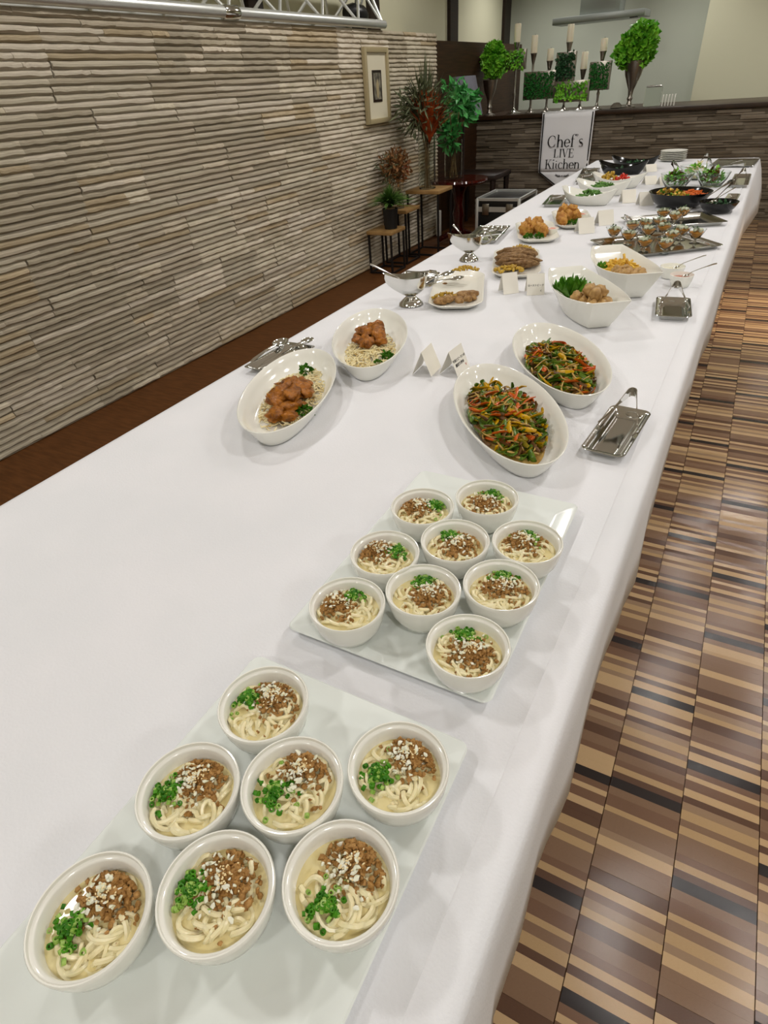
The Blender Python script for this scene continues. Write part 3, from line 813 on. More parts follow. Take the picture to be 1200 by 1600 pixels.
for k, (x, y, lab) in enumerate(((-.03, -.165, 'yellow stewed onions beneath the roast beef, by the name cards'), (.02, .135, 'yellow stewed onions topping the roast beef plate'))):
    p = Vector((cI.x, cI.y, T + .010)) + ax @ Vector((x, y, 0)); pk = empty('pickled_vegetables', p, aI, lab, 'vegetables')
    mb = MB()
    for q in range(60):
        xx, yy = inell(.062, .035, r); mb.lump((xx, yy, .010 + (.018 + .016 * k) * max(0, 1 - (xx / .07) ** 2 - (yy / .045) ** 2)), (.010, .006, .006), 1, .3, rrot())
    stuff(mb.build('onion_pieces', 'pickle', pk, angle=80))
def chicken_plate(q, lab, tail, chunks, cup, sprig, seed):
    c, a = plate_px(q, lab); rr = random.Random(seed)
    for (x, y, z, s) in chunks:
        z = max(z, s * .8 + .009); p = at(x, y, T + z)
        mb = MB(); mb.lump((0, 0, 0), (s, s * .85, s * .75), 3, .28, rrot(), freq=2.2)
        tag(mb.build('fried_chicken_piece', 'fried', None, p, rr.uniform(0, 6), angle=180), 'golden fried chicken piece on the plate ' + tail, 'chicken', 'fried chicken pieces ' + tail)
    p = at(cup[0], cup[1], T + .009)
    o = tag(MB().lathe([(0, .002), (.022, 0), (.030, .022), (.034, .030), (.032, .031), (.027, .020), (.0, .016)], 24).build('sauce_cup', 'porcelain', None, p), 'small white sauce cup on the plate ' + tail, 'cup')
    tag(MB().lathe([(0, .020), (.026, .020), (.024, .024), (.012, .029), (0, .030)], 20).build('pink_sauce', 'ham', None, (p.x, p.y, p.z + .001)), 'pink sauce in the small cup on the plate ' + tail, 'sauce')
    for (x, y, s) in sprig:
        p = at(x, y, T + .010); parsley(p.x, p.y, p.z, s, 'dark green parsley on the plate ' + tail, 'parsley ' + tail, 60)
chicken_plate([(812, 378), (874, 374), (866, 347), (802, 342)], 'white rounded plate of fried chicken beside the roast beef plate', 'beside the roast beef', [(820, 359, .03, .034), (832, 356, .035, .036), (846, 358, .035, .036), (826, 350, .055, .032), (840, 349, .055, .032), (850, 362, .03, .026)], (862, 366), [(825, 371, .03), (842, 371, .03)], 51)
chicken_plate([(872, 356), (931, 352), (918, 328), (858, 325)], 'white rounded plate of fried chicken beside the white leaf bowls', 'beside the leaf bowls', [(877, 340, .03, .036), (888, 338, .03, .036), (899, 337, .035, .036), (880, 330, .055, .034), (893, 329, .06, .036), (879, 345, .02, .028)], (908, 343), [(893, 350, .03), (903, 348, .028)], 52)
td = metal_tray([(737, 373), (763, 379), (787, 358), (761, 348)], 'chrome tray with tongs behind the second gravy boat', r=.012)
tongs(at(741, 370, T + .048), math.radians(60), .16, 'chrome tongs lying open on the tray behind second gravy boat', pitch=.0, spread=.045)
spoon(at(754, 371, T + .014), at(768, 355, T + .032), 'chrome serving spoon propped up on the tray behind second gravy boat', r=.024)
spoon(at(764, 374, T + .014), at(782, 355, T + .030), 'chrome serving spoon at the end of tray behind second gravy boat', r=.022)
# --- leaf-shaped bowls
leaf_mesh = {}
def leaf_bowl(cx, cy, ang, label, L=.225, w0=.06, w1=.105, h=.085, m='porcelain', key='L', name='leaf_bowl', rise=.012, group='leaf-shaped bowls', cat='bowl'):
    if key not in leaf_mesh:
        out = leafout(L, w0, w1)
        zf = lambda x, y, z: z + rise * (x / L) ** 2 * (z / h) ** 2 * 1.5
        o = MB().dish(out, [(.055, .001), (.052, 0), (.046, .002), (.030, h * .4), (.010, h * .82), (.001, h - .002), (0, h), (.002, h + .001), (.005, h - .001), (.016, h * .78), (.036, h * .36), (.052, .012), (.062, .010)], out.n, zf=zf).build(name, m); leaf_mesh[key] = o.data
    else: o = bpy.data.objects.new(name, leaf_mesh[key]); COL.objects.link(o)
    o.location = (cx, cy, ZT); o.rotation_euler = (0, 0, ang)
    return tag(o, label, cat, group)
leaf_bowl(-.396, 2.115, math.radians(-58), 'white leaf-shaped bowl of nuggets with lettuce beside the chrome tray')
leaf_bowl(-.337, 2.475, math.radians(-62.7), 'white leaf-shaped bowl of fries and nuggets beside the sauce cups')
def nuggets(cx, cy, ang, spots, tail, seed, m='nugget'):
    rr = random.Random(seed); M = Matrix.Translation((cx, cy, ZT)) @ Matrix.Rotation(ang, 4, 'Z')
    for (x, y, z, s) in spots:
        mb = MB(); mb.lump((0, 0, 0), (s, s * .9, s * .8), 3, .2, rrot(), freq=1.9)
        tag(mb.build('fried_nugget', m, None, M @ Vector((x, y, z + .016)), 0, angle=180), 'small fried nugget in the leaf bowl ' + tail, 'nugget', 'fried nuggets ' + tail)
nuggets(-.396, 2.115, math.radians(-58), [(.02, .03, .045, .025), (.03, -.015, .04, .025), (.06, .02, .05, .026), (.065, -.025, .042, .024), (.09, .0, .055, .026), (.105, .03, .045, .023), (.12, -.02, .045, .024), (.0, .0, .04, .024), (.04, .0, .075, .025), (.08, .02, .078, .024), (.07, -.01, .08, .024), (.13, .012, .045, .022), (.10, -.005, .078, .022), (.01, -.03, .045, .022), (.045, -.04, .05, .022)], 'with lettuce', 5)
nuggets(-.337, 2.475, math.radians(-62.7), [(.10, .02, .055, .025), (.11, -.02, .055, .025), (.08, -.04, .055, .024), (.13, .0, .055, .024), (.07, -.01, .06, .025), (.14, .02, .06, .022), (.05, -.04, .055, .022), (.12, -.035, .06, .022)], 'with fries', 6)
def lettuce(p, s, label, n=9, m='lettuce', seed=1):
    rr = random.Random(seed); root = empty('lettuce', p, 0, label, 'lettuce')
    for k in range(n):
        a = rr.uniform(0, 6.28); tl = rr.uniform(.2, .9); mb = MB(); rows = []
        for i in range(6):
            t = i / 5; wd = s * (.25 + .75 * t) * .55; row_ = []
            for j in range(9):
                u = j / 8 - .5
                row_.append(Vector((t * s * tl, u * 2 * wd, t * s * (1.1 - tl * .5) + .18 * s * math.sin(j * 2.3 + k) * t * t - .1 * s * abs(u) * t)))
            rows.append([Matrix.Rotation(a, 3, 'Z') @ q for q in row_])
        mb.rings(rows, False, False, closed=False); mb.build('lettuce_leaf', m, root, angle=180)
    return root
M = Matrix.Translation((-.396, 2.115, ZT)) @ Matrix.Rotation(math.radians(-58), 4, 'Z')
lettuce(M @ Vector((-.085, -.022, .03)), .072, 'dark green lettuce standing in the leaf bowl with nuggets', 12)
M = Matrix.Translation((-.337, 2.475, ZT)) @ Matrix.Rotation(math.radians(-62.7), 4, 'Z')
lettuce(M @ Vector((-.09, -.05, .030)), .04, 'small green lettuce tucked beside the fries', 6, seed=4)
fr = empty('french_fries', M @ Vector((-.02, .0, .012)), math.radians(-62.7), 'pile of yellow french fries in the leaf bowl', 'fries')
rr = random.Random(8); mb = MB()
for k in range(95):
    x, y = inell(.105, .06, rr); z = .02 + .055 * max(0, 1 - (x / .12) ** 2 - (y / .08) ** 2) * rr.uniform(.5, 1)
    mb.box(-.028, .028, -.0035, .0035, -.0035, .0035, M=Matrix.Translation((x, y, z)) @ rotm(0, rr.gauss(0, .35), rr.uniform(0, 6)))
LL = leaf_inner(.225, .105, .085); mb.v = fit_in(mb.v, LL[0], LL[1], (-.02, 0), .012, .0)
stuff(mb.build('fries_pile', 'fries', fr, smooth=False))
def ramekin(px, py, label, sm, slab, splab, r0=.042, sp=None):
    p = at(px, py, T); p.y += .03
    tag(MB().lathe([(0, .002), (r0 * .68, .002), (r0 * .70, 0), (r0 * .74, .001), (r0 * .9, .020), (r0, .042), (r0 * .97, .043), (r0 * .86, .022), (r0 * .65, .008), (0, .006)], 32).build('sauce_cup', 'porcelain', None, (p.x, p.y, ZT)), label, 'cup', 'sauce cups with spoons')
    tag(MB().lathe([(0, .024), (r0 * .84, .024), (r0 * .88, .030), (r0 * .5, .034), (0, .0345)], 28).build('dipping_sauce', sm, None, (p.x, p.y, ZT)), slab, 'sauce', 'dipping sauces')
    spoon((p.x + .105, p.y + .055, T + .075), (p.x + .012, p.y - .0, T + .040), splab, r=.011, hr=.0026, group='sauce spoons')
ramekin(1060, 451, 'white sauce cup holding red sauce', 'sauce_red', 'red dipping sauce in the white cup', 'small chrome spoon standing in the red sauce')
ramekin(1046, 437, 'white sauce cup holding cream sauce', 'sauce_white', 'cream dipping sauce in the white cup', 'small chrome spoon standing in the cream sauce', r0=.046)
# --- trays of dessert cups
N_ = metal_tray(None, 'large chrome tray crowded with dessert cups', c=Vector((-.315, 3.17, 0)), hx=.185, hy=.235, ang=math.radians(-52), r=.03, h=.016, lip=.018)
O_ = metal_tray(None, 'large handled chrome tray with three dessert cups', c=Vector((-.300, 3.705, 0)), hx=.15, hy=.225, ang=math.radians(-62), r=.02, h=.020, lip=.016, handles=(-1,))
cup_proto = None
def dessert_cup(p, k, label, slab):
    global cup_proto
    p = Vector((p.x, p.y, T + .0045))
    if cup_proto is None:
        a = MB().lathe([(0, .001), (.021, 0), (.022, .0015), (.008, .005), (.004, .012), (.006, .016), (.018, .022), (.030, .040), (.040, .060), (.0388, .0602), (.0288, .041), (.016, .0245), (0, .021)], 28).build('dessert_cup', 'glass')
        b = empty('dessert', (0, 0, 0), 0); MB().lathe([(0, .0225), (.0145, .0245), (.0275, .0415), (.031, .0475), (.018, .0485), (0, .049)], 24).build('mousse', 'mousse', b)
        mb = MB(); rr = random.Random(3)
        for q in range(26):
            x, y = inell(.023, .023, rr); mb.lump((x, y, .052 + .007 * max(0, 1 - (x * x + y * y) / .0008)), (.008, .007, .005), 1, .4, rrot())
        stuff(mb.build('jelly_topping', 'jelly', b, angle=80))
        mb = MB()
        for q in range(10):
            x, y = inell(.02, .02, rr); mb.leaf((x - .01, y, .062), (rr.gauss(0, 1), rr.gauss(0, 1), .3), (0, 0, 1), .014, .008)
        stuff(mb.build('herb_garnish', 'herb_dark', b, smooth=False))
        cup_proto = (a, b)
    else:
        a = cup_proto[0].copy(); COL.objects.link(a); b = copy_tree(cup_proto[1])
    a.location = p; b.location = p; b.rotation_euler = (0, 0, k * 1.7)
    tag(a, label, 'dessert cup', 'glass dessert cups'); tag(b, slab, 'dessert', 'desserts in cups')
CUPS_N = [(956, 377), (979, 384), (1004, 395), (1036, 398), (1084, 381), (985, 368), (1010, 376), (1046, 384), (1005, 365), (1034, 371), (1062, 376), (1028, 362)]
for k, (x, y) in enumerate(CUPS_N):
    p = at(x, y, T + .005); p.y += .02
    dessert_cup(p, k, 'clear stemmed cup on the crowded chrome tray', 'orange mousse with jelly in a cup on the crowded tray')
for k, (x, y) in enumerate([(1033, 347), (1052, 352), (1064, 345)]):
    p = at(x, y, T + .005); p.y += .02
    dessert_cup(p, k + 5, 'clear stemmed cup on the handled chrome tray', 'orange mousse with jelly in a cup on handled tray')
# --- black salad bowls
pb = at(1062, 322, T) + Vector((0, .07, 0)); pb = Vector((-.325, 4.20, 0))
tag(MB().lathe([(0, .002), (.09, 0), (.10, .002), (.14, .03), (.168, .075), (.172, .082), (.169, .083), (.162, .075), (.135, .036), (.1, .012), (0, .009)], 48).build('black_bowl', 'black_glaze', None, (pb.x, pb.y, ZT)), 'wide black bowl of carrot and salad', 'bowl')
rr = random.Random(9)
def heap(name, m, loc, n, L, W, h, size, label, cat, kind='lump', part='pieces', flat=.6, rz=0, group=None, bulk=1.0, lim=None):
    root = empty(name, loc, rz, label, cat, group)
    for mi, mm in enumerate([m] if isinstance(m, str) else m):
        mb = MB()
        for k in range(n):
            x, y = inell(L, W, rr); z = .004 + h * max(0, 1 - (x / L) ** 2 - (y / W) ** 2) * rr.uniform(.6, 1)
            if kind == 'lump': mb.lump((x, y, z), (size, size * .8, size * flat), 1, .35, rrot())
            elif kind == 'leaf': mb.leaf((x, y, z), (rr.gauss(0, 1), rr.gauss(0, 1), rr.gauss(.3, .5)), (rr.gauss(0, .5), rr.gauss(0, .5), 1), size * 2, size * 1.3)
            else:
                a = rr.uniform(0, 6.28); d = Vector((math.cos(a), math.sin(a), rr.gauss(0, .2))) * size
                mb.tube([Vector((x, y, z)) - d, Vector((x, y, z + .003)), Vector((x, y, z)) + d], size * .12 * bulk, 5)
        if lim: mb.v = fit_in(mb.v, **lim)
        stuff(mb.build(part if mi == 0 else part + '_mixed', mm, root, smooth=(kind != 'leaf'), angle=80))
    return root
heap('grated_carrot', 'carrot', (pb.x + .055, pb.y + .015, ZT + .05), 150, .085, .085, .03, .018, 'grated orange carrot in the wide black bowl', 'carrot', 'strip', 'carrot_shreds', lim=dict(a=[(.012, .096), (.036, .131), (.075, .158), (.083, .165)], off=(.055, .015), dz=.05))
heap('mixed_salad', ('fries', 'lettuce', 'fried'), (pb.x - .065, pb.y + .01, ZT + .05), 40, .08, .08, .03, .014, 'mixed salad heaped in the wide black bowl', 'salad', 'leaf', 'salad_leaves', lim=dict(a=[(.012, .096), (.036, .131), (.075, .158), (.083, .165)], off=(-.065, .01), dz=.05))
heap('mixed_salad', ('fries', 'lettuce'), (pb.x, pb.y - .095, ZT + .055), 30, .055, .035, .03, .012, 'salad topping near the rim of the wide black bowl', 'salad', 'leaf', 'salad_leaves', lim=dict(a=[(.012, .096), (.036, .131), (.075, .158), (.083, .165)], off=(0, -.095), dz=.055))
pb2 = Vector((-.108, 4.045, 0))
tag(MB().lathe([(0, .002), (.05, 0), (.06, .002), (.085, .025), (.1, .055), (.097, .056), (.08, .027), (.055, .01), (0, .008)], 40).build('black_bowl', 'black_glaze', None, (pb2.x, pb2.y, ZT)), 'small black bowl of dark leaves beside the wide black bowl', 'bowl')
heap('dark_salad', 'leaf_ivy', (pb2.x, pb2.y, ZT + .02), 60, .07, .07, .03, .012, 'dark salad leaves in the small black bowl', 'salad', 'leaf', 'salad_leaves', lim=dict(a=[(.01, .052), (.027, .077), (.056, .094)], dz=.02, zmin=-.006))
tongs((pb2.x + .03, pb2.y + .14, T + .13), math.radians(-118), .19, 'chrome tongs leaning over the small black bowl', pitch=.35, spread=.02, w=.01)
spoon((pb2.x + .06, pb2.y + .16, T + .10), (pb2.x - .03, pb2.y + .0, T + .055), 'chrome serving spoon leaning in the small black bowl', r=.02)
td = metal_tray([(1128, 318), (1148, 318), (1157, 304), (1138, 302)], 'small chrome tray beside the small black bowl', r=.012)
td = metal_tray([(1141, 291), (1168, 288), (1174, 272), (1148, 272)], 'small chrome tray beside the green salad bowls', r=.012)
tray_tongs(td, 'chrome tongs standing on the tray beside the green salad bowls', L=.17, back=.4, z=.06, pitch=.25)
# --- green salads at the end of the table
def glass_bowl(cx, cy, R, h, label):
    return tag(MB().lathe([(0, .002), (R * .5, 0), (R * .6, .003), (R * .85, h * .5), (R, h), (R * .985, h + .001), (R * .83, h * .52), (R * .55, .012), (0, .009)], 36).build('salad_bowl', 'glass', None, (cx, cy, ZT)), label, 'bowl', 'salad bowls')
for (x, y, R, lab, s2) in ((-.44, 5.12, .115, 'beside the wide black bowl', 1), (-.25, 5.02, .115, 'with pale greens in the middle', 2), (-.14, 5.36, .13, 'beside the green-trayed tongs', 3)):
    pass
SB = ((-.422, 4.92, .105, 'clear salad bowl nearest the stacked white plates', 'dark and pale green salad nearest the stacked plates'), (-.207, 4.98, .105, 'clear salad bowl beside the chrome tongs tray', 'green salad with red leaf beside the tongs tray'), (-.33, 5.32, .12, 'clear salad bowl behind the other two', 'loose green salad behind the other two'))
for i, (x, y, R, lab, flab) in enumerate(SB):
    glass_bowl(x, y, R, .085, lab)
    heap('green_salad', (('lettuce', 'leaf_lime', 'beef_dark') if i < 2 else ('leaf_lime', 'cabbage')), (x, y, ZT + .02), 45, R * .68, R * .68, .075, .02, flab, 'salad', 'leaf', 'salad_leaves', group='green salads', lim=dict(a=[(.012, R * .55 - .004), (.044, R * .83 - .004), (.086, R * .985 - .004)], dz=.02, zmin=-.006))
tongs((-.475, 5.045, T + .135), math.radians(-55), .155, 'chrome tongs resting on the salad nearest the plates', pitch=.4, spread=.025)
tongs((-.26, 5.1, T + .14), math.radians(-75), .2, 'chrome tongs resting on the salad with red leaf', pitch=.4, spread=.025)
tongs((-.30, 5.5, T + .13), math.radians(-95), .2, 'chrome tongs resting on the salad behind the others', pitch=.35, spread=.03)
spoon((-.06, 5.30, T + .12), (-.19, 5.03, T + .10), 'long chrome spoon leaning in the salad with red leaf', r=.022)
metal_tray([(1120, 257), (1165, 262), (1180, 250), (1130, 246)], 'flat glassy tray at the table end behind the salads', r=.01, m='steel', h=.012, lip=.006)
tongs(at(1163, 257, T + .03), math.radians(150), .16, 'chrome tongs on the flat tray at the table end', pitch=.1)
# --- white leaf bowls with beans, black leaf plates, stacked plates
leaf_bowl(-.855, 4.25, math.radians(-18), 'white leaf-shaped bowl of green beans nearest the fried chicken', L=.185, w0=.02, w1=.105, h=.055, key='S', rise=.026)
leaf_bowl(-.842, 4.61, math.radians(-10), 'white leaf-shaped bowl of green beans nearest the tomato salad', L=.185, w0=.02, w1=.105, h=.055, key='S', rise=.026)
LI = leaf_inner(.185, .105, .055); LB = leaf_inner(.19, .12, .05)
heap('green_beans', 'bean', (-.84, 4.25, ZT + .034), 70, .09, .05, .04, .022, 'green beans in the leaf bowl nearest fried chicken', 'beans', 'strip', 'bean_pods', bulk=1.5, rz=math.radians(-18), lim=dict(a=LI[0], b=LI[1], dz=.034))
heap('green_beans', 'bean', (-.83, 4.61, ZT + .034), 70, .09, .05, .04, .022, 'green beans in the leaf bowl nearest tomato salad', 'beans', 'strip', 'bean_pods', bulk=1.5, rz=math.radians(-10), lim=dict(a=LI[0], b=LI[1], dz=.034))
leaf_bowl(-.80, 4.93, math.radians(-8), 'white leaf-shaped bowl of tomato salad', L=.185, w0=.02, w1=.105, h=.055, key='S', rise=.026)
heap('tomato_salad', 'pickle', (-.86, 4.92, ZT + .03), 60, .07, .06, .07, .014, 'yellow-green vegetables in the tomato salad bowl', 'vegetables', 'lump', 'vegetable_pieces', rz=math.radians(-8), lim=dict(a=LI[0], b=LI[1], off=(-.058, -.018), dz=.03))
heap('tomato_salad', 'tomato', (-.77, 4.90, ZT + .03), 40, .07, .05, .05, .014, 'red tomato pieces in the tomato salad bowl', 'tomato', 'lump', 'tomato_pieces', rz=math.radians(-8), lim=dict(a=LI[0], b=LI[1], off=(.034, -.026), dz=.03))
leaf_bowl(-.895, 5.62, math.radians(-8), 'black leaf-shaped plate beside the white tablecloth edge', L=.19, w0=.015, w1=.12, h=.05, m='black_glaze', key='B', rise=.03, name='black_leaf_plate', group='black leaf plates', cat='plate')
leaf_bowl(-.86, 5.95, math.radians(-8), 'black leaf-shaped plate holding dark greens', L=.19, w0=.015, w1=.12, h=.05, m='black_glaze', key='B', rise=.03, name='black_leaf_plate', group='black leaf plates', cat='plate')
heap('dark_greens', 'leaf_ivy', (-.84, 5.95, ZT + .015), 60, .09, .06, .03, .018, 'dark leafy greens on the second black plate', 'salad', 'leaf', 'salad_leaves', rz=math.radians(-8), lim=dict(a=LB[0], b=LB[1], off=(.02, 0), dz=.015, zmin=-.002))
heap('dark_greens', 'leaf_ivy', (-.88, 5.62, ZT + .015), 20, .06, .04, .02, .018, 'few dark greens on the first black plate', 'salad', 'leaf', 'salad_leaves', rz=math.radians(-8), lim=dict(a=LB[0], b=LB[1], off=(.015, 0), dz=.015, zmin=-.002))
pp = at(1051, 251, T)
for k in range(6):
    tag(MB().lathe([(0, .001), (.055, 0), (.07, .002), (.108, .012), (.11, .013), (.108, .014), (.07, .005), (0, .004)], 32).build('dinner_plate', 'porcelain', None, (pp.x, min(pp.y, 6.42), ZT + k * .0132)), 'round white plate in the stack at the table end', 'plate', 'stacked white plates')
for (q, lab, tl) in (([(851, 318), (874, 322), (886, 306), (864, 304)], 'small chrome tray beside the fried chicken and leaf bowls', 'chrome tongs on the tray beside leaf bowls'), ([(904, 283), (925, 286), (930, 273), (910, 271)], 'small chrome tray beside the tomato salad', 'chrome tongs on the tray beside tomato salad'), ([(911, 271), (929, 273), (933, 264), (915, 262)], 'small chrome tray beside the black leaf plate', 'chrome tongs on the tray beside black leaf plate')):
    td = metal_tray(q, lab, r=.012)
    o, c, a, hx, hy = td
    tongs((c.x - .02, c.y - .06, T + .03), a + PI / 2 - .2, .13, tl, pitch=-.05, spread=.03)
# --- folded name cards
def tent_card(c, ang, label, w=.075, h=.062, base=.05, text=None, mark=None, ts=.0085):
    root = empty('name_card', (c.x, c.y, ZT), ang, label, 'card', 'folded name cards')
    th = .0005
    for s in (1, -1):
        a = [(-w / 2, s * base / 2, 0), (w / 2, s * base / 2, 0), (w / 2, 0, h), (-w / 2, 0, h)]
        n = Vector((0, s * h, base / 2)).normalized() * th
        vs = [Vector(p) for p in a] + [Vector(p) - n for p in a]
        MB().add(vs, [(0, 1, 2, 3), (7, 6, 5, 4), (0, 4, 5, 1), (1, 5, 6, 2), (2, 6, 7, 3), (3, 7, 4, 0)]).build('card_leaf', 'card', root, smooth=False)
    for i, (tx, mt, sz, dx, dz) in enumerate(text or ()):
        cu = bpy.data.curves.new('lettering', 'FONT'); cu.body = tx; cu.size = sz; cu.align_x = 'CENTER'; cu.extrude = .0001; cu.offset = .00012
        cu.materials.append(MATS[mt])
        tmp = bpy.data.objects.new('lettering', cu); me = bpy.data.meshes.new_from_object(tmp); bpy.data.objects.remove(tmp)
        to = bpy.data.objects.new('lettering', me); COL.objects.link(to); to.parent = root
        sl = math.atan2(base / 2, h)
        to.rotation_euler = (PI / 2 - sl, 0, 0)
        f = dz / h
        nn = Vector((0, -h, base / 2)).normalized() * .0005
        to.location = Vector((dx, -base / 2 * (1 - f), dz)) + nn
TXT = (('牛肉とピーマンの', 'ink', .0095, 0, .037), ('細切り炒め', 'ink', .0105, -.004, .024), ('V', 'red_ink', .011, .026, .012))
_d = at(722, 566) - at(700, 584); CARD_A = math.atan2(_d.y, _d.x)
ca = (at(660, 586) + Vector((0, .03, 0)))
tent_card(ca, CARD_A + .12, 'blank-backed folded name card beside the lettered card by the stir-fry', w=.08, h=.07, base=.06)
cb = at(708, 588) + Vector((-.01, .035, 0))
tent_card(cb, CARD_A, 'folded name card with black lettering and red mark by the stir-fry', w=.08, h=.07, base=.06, text=TXT)
cc = at(789, 461) + Vector((0, .04, 0))
tent_card(cc, math.radians(40), 'blank folded name card before the roast beef plate', w=.062, h=.072, base=.06)
cd = at(830, 463) + Vector((0, .04, 0))
tent_card(cd, math.radians(25), 'lettered folded name card before the roast beef plate', w=.066, h=.072, base=.06, text=(('ローストビーフ', 'ink', .0085, 0, .03), ('C', 'ink', .008, .02, .012)))
for (x, y, a, lab) in ((910, 366, 35, 'folded name card before the fried chicken by the leaf bowls'), (978, 318, 30, 'folded name card beside the leaf bowls, nearer the chicken'), (1005, 322, 30, 'folded name card beside the handled dessert tray'), (941, 353, 35, 'folded name card behind the crowded dessert tray')):
    c = at(x, y) + Vector((0, .04, 0)); tent_card(c, math.radians(a), lab, w=.085, h=.07, base=.07)
for (x, y, a, lab) in ((1013, 289, 30, 'folded name card beside the wide black bowl, towards tomato salad'), (1036, 290, 30, 'folded name card beside the wide black bowl, towards salads'), (1014, 269, 30, 'folded name card beside the black leaf plate')):
    c = at(x, y) + Vector((0, .04, 0)); tent_card(c, math.radians(a), lab, w=.085, h=.05, base=.08)
# ================================================================ BACKGROUND
# --- lighting truss lying on the stone wall
tr = empty('lighting_truss', (-3.05, 0, ST_H), 0, 'silver aluminium lighting truss lying along the top of the stone wall', 'truss')
ye = atX(601, 44, -2.97).y
chords = [(.075, .034), (-.20, .034), (-.06, .30)]
for (x, z) in chords:
    MB().tube([(x, -2.8, z), (x, ye, z)], .030, 14).build('chord', 'aluminium', tr)
ys = atX(362, 28, -2.97).y
MB().tube([(.075, ys - .07, .034), (.075, ys - .06, .034), (.075, ys + .06, .034), (.075, ys + .07, .034)], [.031, .036, .036, .031], 14).build('sleeve', 'chrome', tr)
y = -2.6; k = 0
while y < ye - .1:
    y2 = min(y + .26, ye - .03)
    for (a, b) in ((0, 2), (1, 2)):
        p, q = chords[a], chords[b]
        if k % 2: p, q = q, p
        MB().tube([(p[0], y, p[1]), (q[0], y2, q[1])], .011, 8).build('brace', 'aluminium', tr)
    if k % 2 == 0: MB().tube([(chords[0][0], y, .034), (chords[1][0], y2, .034)], .009, 8).build('brace', 'aluminium', tr)
    y = y2; k += 1
MB().tube([(.075, ye - .02, .034), (-.06, ye - .02, .30)], .012, 8).build('brace', 'aluminium', tr)
MB().tube([(-.2, ye - .02, .034), (-.06, ye - .02, .30)], .012, 8).build('brace', 'aluminium', tr)
sp = empty('spotlight', (-3.12, atX(562, 30, -3.1).y, ST_H + .0), 0, 'small black spotlight sitting inside the truss end', 'spotlight')
MB().tube([(-.05, -.10, .115), (-.02, -.04, .115), (.0, .06, .105), (.0, .12, .10)], [.05, .065, .065, .04], 16).build('lamp_body', 'black_plastic', sp)
MB().bbox(-.05, .05, -.02, .06, .0, .06, .006).build('bracket', 'black_plastic', sp)
# --- framed picture
pc = atX(569, 73, -2.96); pd = atX(604, 76, -2.96); pe = atX(577, 195, -2.96)
fw, fh = pd.y - pc.y + .03, pc.z - pe.z
fp = empty('framed_picture', (-2.972, (pc.y + pd.y) / 2, (pc.z + pe.z) / 2), 0, 'pale framed picture hanging on the stone wall', 'picture')
mb = MB(); b = .035
mb.bbox(-.012, .022, -fw / 2, -fw / 2 + b, -fh / 2, fh / 2, .003); mb.bbox(-.012, .022, fw / 2 - b, fw / 2, -fh / 2, fh / 2, .003)
mb.bbox(-.012, .022, -fw / 2 + b, fw / 2 - b, -fh / 2, -fh / 2 + b, .003); mb.bbox(-.012, .022, -fw / 2 + b, fw / 2 - b, fh / 2 - b, fh / 2, .003)
mb.build('frame', 'frame_gold', fp)
MB().box(-.012, .004, -fw / 2 + b, fw / 2 - b, -fh / 2 + b, fh / 2 - b).build('mount_board', 'mount', fp, smooth=False)
mb = MB(); iw, ih = fw * .19, fh * .21
mb.box(.004, .008, -iw, iw, -ih + .0, ih); ip = mb.build('inner_frame', 'dark_wood', fp, smooth=False)
MB().box(.008, .009, -iw + .018, iw - .018, -ih + .018, ih - .018).build('print', 'print_dark', ip, smooth=False)
mb = MB(); mb.lump((.0092, 0, -.02), (.001, iw * .3, ih * .6), 2, .1); mb.build('figure', 'frame_gold', ip)
# --- plant stands
def stand(x0, x1, y0, y1, h, label):
    root = empty('plant_stand', ((x0 + x1) / 2, (y0 + y1) / 2, 0), 0, label, 'stand', 'plant stands')
    hx, hy = (x1 - x0) / 2, (y1 - y0) / 2
    MB().bbox(-hx, hx, -hy, hy, h - .03, h, .004).build('stand_top', 'light_wood', root)
    for sx in (-1, 1):
        for sy in (-1, 1):
            MB().box(sx * (hx - .015) - .008, sx * (hx - .015) + .008, sy * (hy - .015) - .008, sy * (hy - .015) + .008, 0, h - .03).build('leg', 'black_metal', root, smooth=False)
        MB().box(sx * (hx - .015) - .008, sx * (hx - .015) + .008, -hy + .02, hy - .02, 0, .014).build('base_bar', 'black_metal', root, smooth=False)
    for sy in (-1, 1): MB().box(-hx + .02, hx - .02, sy * (hy - .015) - .008, sy * (hy - .015) + .008, 0, .014).build('base_bar', 'black_metal', root, smooth=False)
    return root
stand(-2.92, -2.665, 4.985, 5.265, .36, 'lowest wood-topped black metal plant stand holding the fern pot')
stand(-2.95, -2.70, 5.36, 5.66, .47, 'middle-height plant stand of wood and black metal')
stand(-2.88, -2.53, 5.72, 6.06, .58, 'tallest plant stand holding the vase of grasses')
def blades(root, name, m, n, base, h, spread, w, seed, droop=.35, up=1.0, kindstuff=True, xmin=-9, yk=1.0):
    rr = random.Random(seed); mb = MB()
    for k in range(n):
        a = rr.uniform(0, 6.28); sp_ = spread * abs(rr.gauss(.5, .35)); L = h * rr.uniform(.55, 1.05)
        d = Vector((math.cos(a), math.sin(a) * (yk if math.sin(a) > 0 else 1), 0)); s_ = Vector((-d.y, d.x, 0)); rows = []
        for i in range(6):
            t = i / 5; p = Vector(base) + d * (sp_ * t ** 1.4) + Vector((0, 0, up * L * (t - droop * t * t * min(1.2, sp_ / spread))))
            ww = w * math.sin(PI * (.12 + .86 * t)) * .5
            p.x = max(p.x, xmin)
            rows.append([p - s_ * ww, p + Vector((0, 0, ww * .3)), p + s_ * ww])
        mb.rings(rows, False, False, closed=False)
    o = mb.build(name, m, root, angle=180)
    return stuff(o) if kindstuff else o
